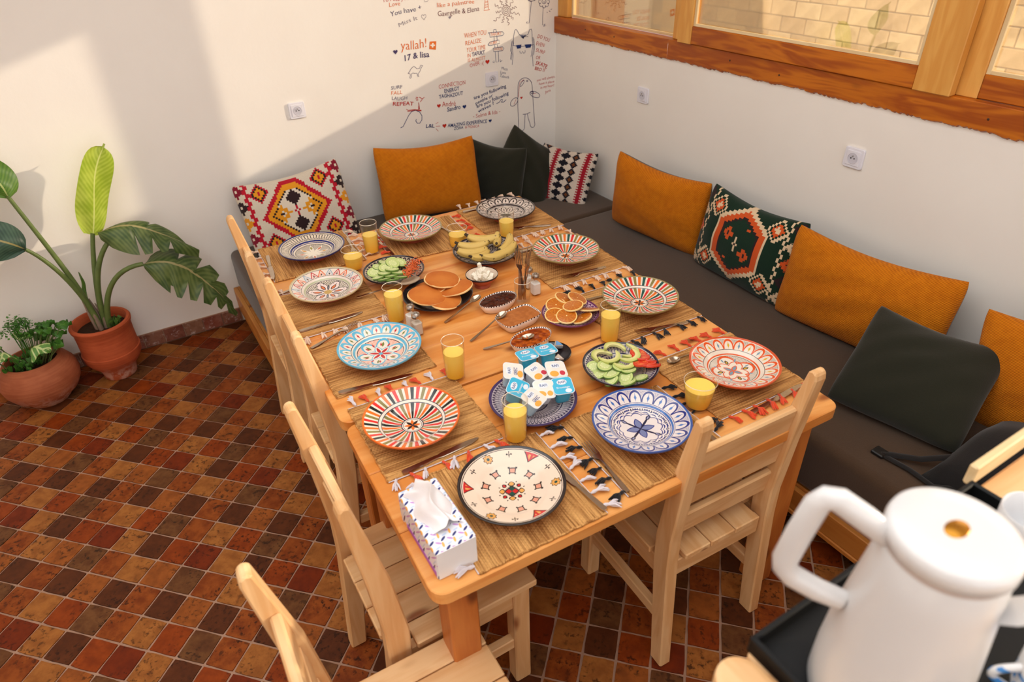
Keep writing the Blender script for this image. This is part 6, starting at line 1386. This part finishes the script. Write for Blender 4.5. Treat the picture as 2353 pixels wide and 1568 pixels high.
o = tag(link('cheese_cube', CBM[1]), 'white cheese stick standing on top of the cheese heap', 'cheese cube'); o.location = TT(-1.372, -1.682, 0.830); o.rotation_euler = (0.2, 1.3, 0.4)

# ---- orange slices
m = Mat('orange_slice', 0.3, 0.5, coat=0.3); x, y, z = m.obj(); rr = (x * x + y * y).sqrt() / 0.034; an = m.atan2(y, x); n = m.noise(m.vec(an * 8.0, rr * 2.0, 0.0), 2.0, 3)
c = m.mix(n.sm(0.3, 0.7), srgb(206, 116, 12), srgb(164, 78, 8)); c = m.mix(((an * (10 / TAU)).fract() - 0.5).abs().lt(0.03) * rr.lt(0.85) * 0.5, c, srgb(244, 190, 90)); c = m.mix(rr.lt(0.06), c, srgb(250, 220, 160)); c = m.mix(rr.gt(0.90), c, srgb(246, 206, 130)); m.base(c); ORANGE = m.mat
PITH = plain('orange_pith', srgb(244, 214, 150), 0.5, var=0.08)
OFM = MB().lathe([(0.034, 0.0056), (0.028, 0.0064), (0.0004, 0.0062)], 30, cap0=False).mesh('flesh', ORANGE, smooth=50); ORM = MB().lathe([(0.0004, 0.0), (0.031, 0.0), (0.0338, 0.0012), (0.0344, 0.0045), (0.0340, 0.0056)], 30, cap1=False).mesh('rind', PITH, smooth=50)
OL = 'orange slice on the purple-rimmed plate, '
for lab, x, y, z, rx, ry, rz in ((OL + 'back left one', -1.262, -2.020, 0.800, 14, -8, 0), (OL + 'back middle one', -1.218, -2.000, 0.802, 22, 0, 60), (OL + 'back right one', -1.180, -2.020, 0.801, 18, 14, 20), (OL + 'middle one on top of the others', -1.222, -2.062, 0.806, -8, 6, 90), (OL + 'front left one', -1.262, -2.085, 0.792, -14, -6, 120), (OL + 'front right one', -1.180, -2.092, 0.794, -18, 16, 10), (OL + 'small front one', -1.222, -2.118, 0.788, -24, 4, 45), (OL + 'hidden leftmost one', -1.290, -2.060, 0.790, 4, -14, 45)):
    o = thing('orange_slice', lab, 'orange slice', TT(x, y, z), 0, 'orange slices'); o.rotation_euler = (radians(rx), radians(ry), radians(rz)); link('flesh', OFM, o); link('rind', ORM, o)

# ---- cheese triangles in the dark bowl
def wedge(a0, a1): return MB().prism([(0, 0)] + [(0.034 * cos(radians(a)), 0.034 * sin(radians(a))) for a in (a0, (a0 + a1) / 2, a1)], 0, 0.012, lambda u, v, w: (u, v, w))
FOIL = plain('foil_silver', srgb(206, 204, 206), 0.25, metal=0.8); WLAB = plain('wedge_label_blue', srgb(90, 150, 206), 0.4)
for lab, x, y, z, rz, rx, col in (('foil cheese triangle with blue label on top in the dark bowl', -1.395, -2.215, 0.789, 20, 14, srgb(96, 152, 204)), ('foil cheese triangle with amber label at the back of the dark bowl', -1.412, -2.205, 0.782, 70, -6, srgb(190, 130, 80)), ('dark foil cheese triangle on the left of the dark bowl', -1.425, -2.225, 0.779, 140, 8, srgb(60, 44, 40)), ('silver foil cheese triangle at the front of the dark bowl', -1.398, -2.246, 0.781, 240, -10, srgb(222, 206, 190))):
    o = thing('cheese_triangle', lab, 'cheese', TT(x, y, z), 0, 'foil cheese triangles'); o.rotation_euler = (radians(rx), radians(rx * 0.6), radians(rz))
    wedge(-28, 28).build('foil', FOIL, o, bevel=0.0015)
    MB().prism([(0.008, 0), (0.030, -0.012), (0.031, 0.0), (0.030, 0.012)], 0.0122, 0.0127, lambda u, v, w: (u, v, w)).build('paper_label', plain('wedge_%d' % int(col[0] * 999), col, 0.4), o)

# ---- yogurt pots
YB = plain('yogurt_print_blue', srgb(60, 180, 216), 0.3, coat=0.2); YW = plain('yogurt_pot_white', srgb(232, 236, 242), 0.3); YC = plain('yogurt_lid_cream', srgb(240, 232, 222), 0.3, var=0.1); YN = plain('yogurt_print_navy', srgb(38, 60, 130), 0.4); YR = plain('yogurt_print_red', srgb(200, 50, 70), 0.4); YO = plain('yogurt_print_orange', srgb(236, 170, 70), 0.4)
YLB = plain('yogurt_pot_pale_blue', srgb(190, 220, 238), 0.3)
def lid_text(parent, s, w_, h_, x, y, z, mat, rot=0.0):
    v, f = text_verts(s, 1); lo = min(q[0] for q in v); hi = max(q[0] for q in v); sx = w_ / (hi - lo); sy = h_ / 0.7
    vs = []
    for q in v:
        a, b = (q[0] - (lo + hi) / 2) * sx, (q[1] - 0.35) * sy; vs.append((x + a * cos(rot) - b * sin(rot), y + a * sin(rot) + b * cos(rot), z))
    MB().add(vs, f).build('lid_print', mat, parent)
def ellipse(a, b, x, y, n=24): return [(x + a * cos(TAU * i / n), y + b * sin(TAU * i / n)) for i in range(n)]
def yogurt(label, x, y, z, rz, rx, ry, kind, word='RAFI', twin=False):
    o = thing('yogurt_pot', label, 'yogurt', TT(x, y, z), 0, 'yogurt pots piled on the violet-rimmed plate'); o.rotation_euler = (radians(rx), radians(ry), radians(rz))
    lidm, potm = {'blue': (YB, YB), 'white': (YC, YW), 'grec': (YC, YLB)}[kind]
    W_ = 0.060; cs = (-W_ / 2, W_ / 2) if twin else (0.0,)
    for cx in cs:
        P = rrect(0.052, 0.052, 0.012, 4); n = len(P); lv = [(0.60, 0.0), (0.72, 0.001), (0.76, 0.006), (0.86, 0.034), (0.95, 0.050), (1.0, 0.0505)]
        MB().add([(cx + px * s_, py * s_, h) for s_, h in lv for px, py in P], [(k * n + i, k * n + (i + 1) % n, (k + 1) * n + (i + 1) % n, (k + 1) * n + i) for k in range(len(lv) - 1) for i in range(n)] + [tuple(range(n - 1, -1, -1))]).build('pot', potm if kind != 'blue' else YB, o, smooth=40)
        MB().prism([(cx + px, py) for px, py in rrect(0.058, 0.058, 0.011, 4)], 0.0505, 0.0518, lambda u, v, w: (u, v, w)).build('flange', YW, o)
        fl = lambda u, v, w: (u, v, w)
        MB().prism([(cx + px, py) for px, py in rrect(0.055, 0.055, 0.010, 4)], 0.0519, 0.0523, fl).build('lid', lidm, o); ld = [c for c in o.children if c.name.startswith('lid')][-1]
        MB().prism(ellipse(0.014, 0.009, cx, 0.012), 0.0524, 0.0526, fl).build('lid_print', YW, ld)
        lid_text(ld, word, 0.020, 0.008, cx, 0.012, 0.0528, YN)
        if kind == 'blue':
            lid_text(ld, 'Fromage', 0.036, 0.006, cx, -0.006, 0.0526, YW); MB().prism(ellipse(0.009, 0.007, cx + 0.012, -0.019), 0.0524, 0.0526, fl).build('lid_print', YW, ld)
        elif kind == 'grec':
            lid_text(ld, 'GREC', 0.026, 0.010, cx, -0.006, 0.0526, YN); MB().prism(ellipse(0.012, 0.008, cx - 0.008, -0.019), 0.0524, 0.0526, fl).build('lid_print', YO, ld)
        else:
            MB().prism(ellipse(0.013, 0.010, cx - 0.010, -0.015), 0.0524, 0.0526, fl).build('lid_print', YO, ld); MB().prism(ellipse(0.008, 0.008, cx + 0.014, -0.014), 0.0524, 0.0526, fl).build('lid_print', YR if 'red' in label else YO, ld)
ZY = 0.7695
yogurt('twin blue yogurt pots at the back of the pile', -1.482, -2.268, ZY + 0.018, -8 , -4, 0, 'blue', 'RAFI', True)
yogurt('white yogurt pot with large dark lettering, leftmost of the pile', -1.584, -2.285, ZY + 0.014, 60, 14, -16, 'grec')
yogurt('white yogurt pot with red fruit print in the middle of the pile', -1.527, -2.322, ZY + 0.010, 15, 16, 0, 'white', 'RAFI')
yogurt('white yogurt pot with orange fruit print, right of the red one', -1.476, -2.340, ZY + 0.014, -15, 18, 8, 'white')
yogurt('blue yogurt pot standing in front of the white lettered pot', -1.604, -2.345, ZY + 0.006, 40, 20, -12, 'blue')
yogurt('white yogurt pot with its round side towards the camera', -1.540, -2.388, ZY + 0.006, -20, 22, 4, 'white')
yogurt('blue yogurt pot standing upright at the right of the pile', -1.488, -2.408, ZY + 0.004, -20, 14, 0, 'blue')
yogurt('white yogurt pot right behind the tall juice glass', -1.592, -2.408, ZY + 0.004, 25, 20, 0, 'grec')

# ================================================================== TISSUE BOX
m = Mat('tissue_box_print', 0.4, 0.4); x, y, z = m.obj()
def dotsl(cell, ox, oy, rot, la, lb):
    ca, sa = cos(rot), sin(rot)
    u0 = x + z * 0.35 + ox; v0 = y + z * 0.7 + oy
    u = ((u0 / cell).fract() - 0.5) * cell; v = ((v0 / cell).fract() - 0.5) * cell
    p, q = u * ca + v * sa, v * ca - u * sa
    return ((p / la) * (p / la) + (q / lb) * (q / lb)).lt(1.0)
c = m.mix(m.noise(scale=50.0), srgb(232, 230, 236), srgb(222, 226, 236))
c = m.mix(dotsl(0.026, 0.0, 0.0, 0.6, 0.0072, 0.0026), c, srgb(36, 44, 110)); c = m.mix(dotsl(0.026, 0.013, 0.006, -0.7, 0.007, 0.0024), c, srgb(196, 146, 206)); c = m.mix(dotsl(0.026, 0.006, 0.014, 1.4, 0.007, 0.0026), c, srgb(244, 178, 92)); c = m.mix(dotsl(0.026, 0.019, 0.017, 0.2, 0.006, 0.0022), c, srgb(190, 206, 230))
m.base(c); TBOX = m.mat
tb = thing('tissue_box', 'white tissue box printed with small blue, violet and orange leaves at the table corner', 'tissue box', TT(-1.974, -2.668, 0.7508), TA + 0.03)
MB().prism(rrect(0.094, 0.198, 0.004, 2), 0.0, 0.082, lambda u, v, w: (u, v, w)).build('carton', TBOX, tb, bevel=0.002)
MB().box((-0.045, -0.1003, 0.002), (0.045, -0.0990, 0.080)).build('end_panel', plain('tissue_white', srgb(236, 236, 238), 0.6, var=0.02), tb)
MB().box((-0.0480, -0.092, 0.006), (-0.0468, 0.06, 0.020)).build('side_stripe', plain('tissue_violet', srgb(176, 96, 190), 0.5), tb)
MB().prism(ellipse(0.028, 0.062, 0, 0.01), 0.0822, 0.0828, lambda u, v, w: (u, v, w)).build('opening', plain('tissue_film', srgb(226, 222, 226), 0.5), tb)
m = Mat('tissue_paper', 0.8, 0.2); m.base(m.mix(m.noise(scale=30.0), srgb(244, 240, 240), srgb(234, 228, 230))); m.bump(m.noise(scale=60.0, detail=3), 0.3, 0.003); TISS = m.mat
def tis(a, b):
    u, v = 2 * a - 1, 2 * b - 1
    ridge = max(0, 1 - abs(u) ** 1.3); h = 0.083 + 0.062 * ridge * (0.35 + 0.65 * max(0, cos((v - 0.35) * 1.1))) * (1 - 0.25 * abs(v))
    return (0.036 * u * (1 - 0.35 * ridge) + 0.008 * sin(v * 5 + 1.2 * u) , 0.012 + 0.064 * v + 0.006 * sin(u * 4), h + 0.0045 * sin(7 * u + 5 * v) * sin(4 * v - 2 * u))
MB().grid(28, 28, tis).build('tissue', TISS, tb, smooth=70)

# ================================================================== FOREGROUND: SIDE COUNTER WITH TRAY, FLASK AND MUGS
ct = thing('side_counter', 'tall pine side counter under the black tray at the lower right', 'counter', (-1.45, -3.58, 0))
box('worktop', (-0.50, -0.33, 1.075), (0.60, 0.335, 1.108), wood('pine', 'x'), ct, 0.004)
P = [(-0.505 - 0.065, -0.33), (-0.505, -0.33), (-0.505, 0.310)] + [(-0.5375 + 0.0325 * cos(radians(a)), 0.310 + 0.033 * sin(radians(a))) for a in range(15, 180, 15)] + [(-0.57, 0.310)]
MB().prism(P, 1.06, 1.118, lambda u, v, w: (u, v, w)).build('edge_rail', wood('pine', 'y'), ct, bevel=0.008, seg=2)
for x, y in ((-0.47, 0.29), (0.56, 0.29), (-0.47, -0.29), (0.56, -0.29)):
    box('leg', (x - 0.02, y - 0.02, 0.0), (x + 0.02, y + 0.02, 1.075), wood('pine', 'z'), ct)
TRAYB = plain('tray_black', srgb(12, 13, 15), 0.5, 0.25)
tr_ = thing('serving_tray', 'black rectangular tray carrying the white flask and mugs', 'tray', (-1.695, -3.42, 1.109))
MB().box((-0.245, -0.175, 0.0), (0.245, 0.170, 0.006)).build('base', TRAYB, tr_)
for lo, hi in (((-0.250, 0.170, 0.0), (0.250, 0.178, 0.030)), ((-0.250, -0.183, 0.0), (0.250, -0.175, 0.030)), ((-0.253, -0.183, 0.0), (-0.245, 0.178, 0.030)), ((0.245, -0.183, 0.0), (0.253, 0.178, 0.030))):
    box('side', lo, hi, TRAYB, tr_, 0.002)
FW = plain('flask_white', srgb(210, 207, 206), 0.28, 0.5, coat=0.2, var=0.01)
fl_ = thing('insulated_flask', 'large white insulated coffee flask with an angular handle and gold button', 'flask', (-1.866, -3.367, 1.1155))
MB().lathe([(0.070, 0.0), (0.076, 0.002), (0.078, 0.010), (0.078, 0.06), (0.076, 0.10), (0.063, 0.225), (0.0595, 0.262), (0.0575, 0.266)], 64, cap1=False).build('body', FW, fl_, smooth=40)
MB().lathe([(0.0575, 0.265), (0.0560, 0.269), (0.0580, 0.273)], 64, cap0=False, cap1=False).build('collar_groove', plain('flask_groove', srgb(196, 176, 166), 0.4), fl_, smooth=40)
MB().lathe([(0.0575, 0.272), (0.0610, 0.274), (0.0612, 0.286), (0.0595, 0.2925), (0.0555, 0.2955), (0.030, 0.2968), (0.0006, 0.297)], 64, cap0=False).build('lid', FW, fl_, smooth=60)
MB().lathe([(0.0006, 0.2985), (0.010, 0.2982), (0.0125, 0.2968)], 24, cap0=False, cap1=False, sx=1.25, sy=0.8).build('button', plain('gold_button', srgb(190, 130, 40), 0.25, metal=0.8, var=0.15), next(c for c in fl_.children if c.name.startswith('lid')), smooth=60)
d = Vector((-0.66, 0.75, 0)).normalized()
pt = lambda r_, z_: d * r_ + Vector((0, 0, z_))
key = [(0.052, 0.268), (0.080, 0.288), (0.108, 0.306), (0.119, 0.306), (0.126, 0.296), (0.134, 0.250), (0.140, 0.205), (0.138, 0.192), (0.128, 0.180), (0.100, 0.166), (0.072, 0.158)]
MB().tube([pt(*k) for k in key], [0.012, 0.0125, 0.012, 0.0115, 0.0115, 0.012, 0.012, 0.012, 0.012, 0.012, 0.011], 14, flat=1.15).build('handle', FW, fl_, smooth=60)
d2 = Vector((0.30, -0.95, 0)).normalized(); sd = Vector((-d2.y, d2.x, 0))
mb = MB(); vs = []
for r_, z_, hw in ((0.052, 0.205, 0.018), (0.074, 0.226, 0.022), (0.098, 0.250, 0.016), (0.108, 0.262, 0.009)):
    vs += [d2 * r_ + sd * hw + Vector((0, 0, z_ + 0.010)), d2 * r_ + Vector((0, 0, z_ - 0.008)), d2 * r_ - sd * hw + Vector((0, 0, z_ + 0.010))]
fs = [(k * 3 + i, k * 3 + i + 1, (k + 1) * 3 + i + 1, (k + 1) * 3 + i) for k in range(3) for i in range(2)] + [(k * 3 + 2, k * 3, (k + 1) * 3, (k + 1) * 3 + 2) for k in range(3)] + [(9, 10, 11)]
mb.add(vs, fs).build('spout', FW, fl_, smooth=60)
CUPW = plain('mug_white', srgb(230, 230, 232), 0.2, coat=0.3, var=0.01)
m = Mat('mug_blue_print', 0.2, 0.5, coat=0.3); x, y, z = m.obj(); m.base(m.mix(z.btw(0.02, 0.055) * ((m.atan2(y, x) * 9.0).sin() * (z * 260.0).sin()).gt(0.1), srgb(232, 232, 234), srgb(70, 140, 210))); CUPB = m.mat
def mug(label, x, y, az, mt):
    g = thing('mug', label, 'mug', (x, y, 1.1155), az, 'mugs on the tray')
    MB().lathe([(0.030, 0.0), (0.034, 0.003), (0.040, 0.03), (0.042, 0.075), (0.041, 0.077), (0.0395, 0.075), (0.037, 0.03), (0.028, 0.008), (0.0005, 0.007)], 40).build('cup', mt, g, smooth=50)
    MB().tube([(0.038 + 0.026 * sin(pi * k / 10), 0, 0.062 - 0.045 * k / 10) for k in range(11)], 0.005, 8).build('handle', mt, g, smooth=60)
mug('plain white mug at the right edge of the picture behind the flask', -1.500, -3.345, 2.5, CUPW)
mug('white mug with blue print at the lower right edge of the picture', -1.712, -3.480, 2.3, CUPB)
bx_ = thing('wooden_crate', 'pale wooden crate cut off by the right edge of the picture behind the tray', 'crate', (-1.20, -3.185, 0.0))
CRX = wood('cream', 'x')
box('side_board', (-0.225, -0.054, 1.109), (0.25, -0.040, 1.150), CRX, bx_)
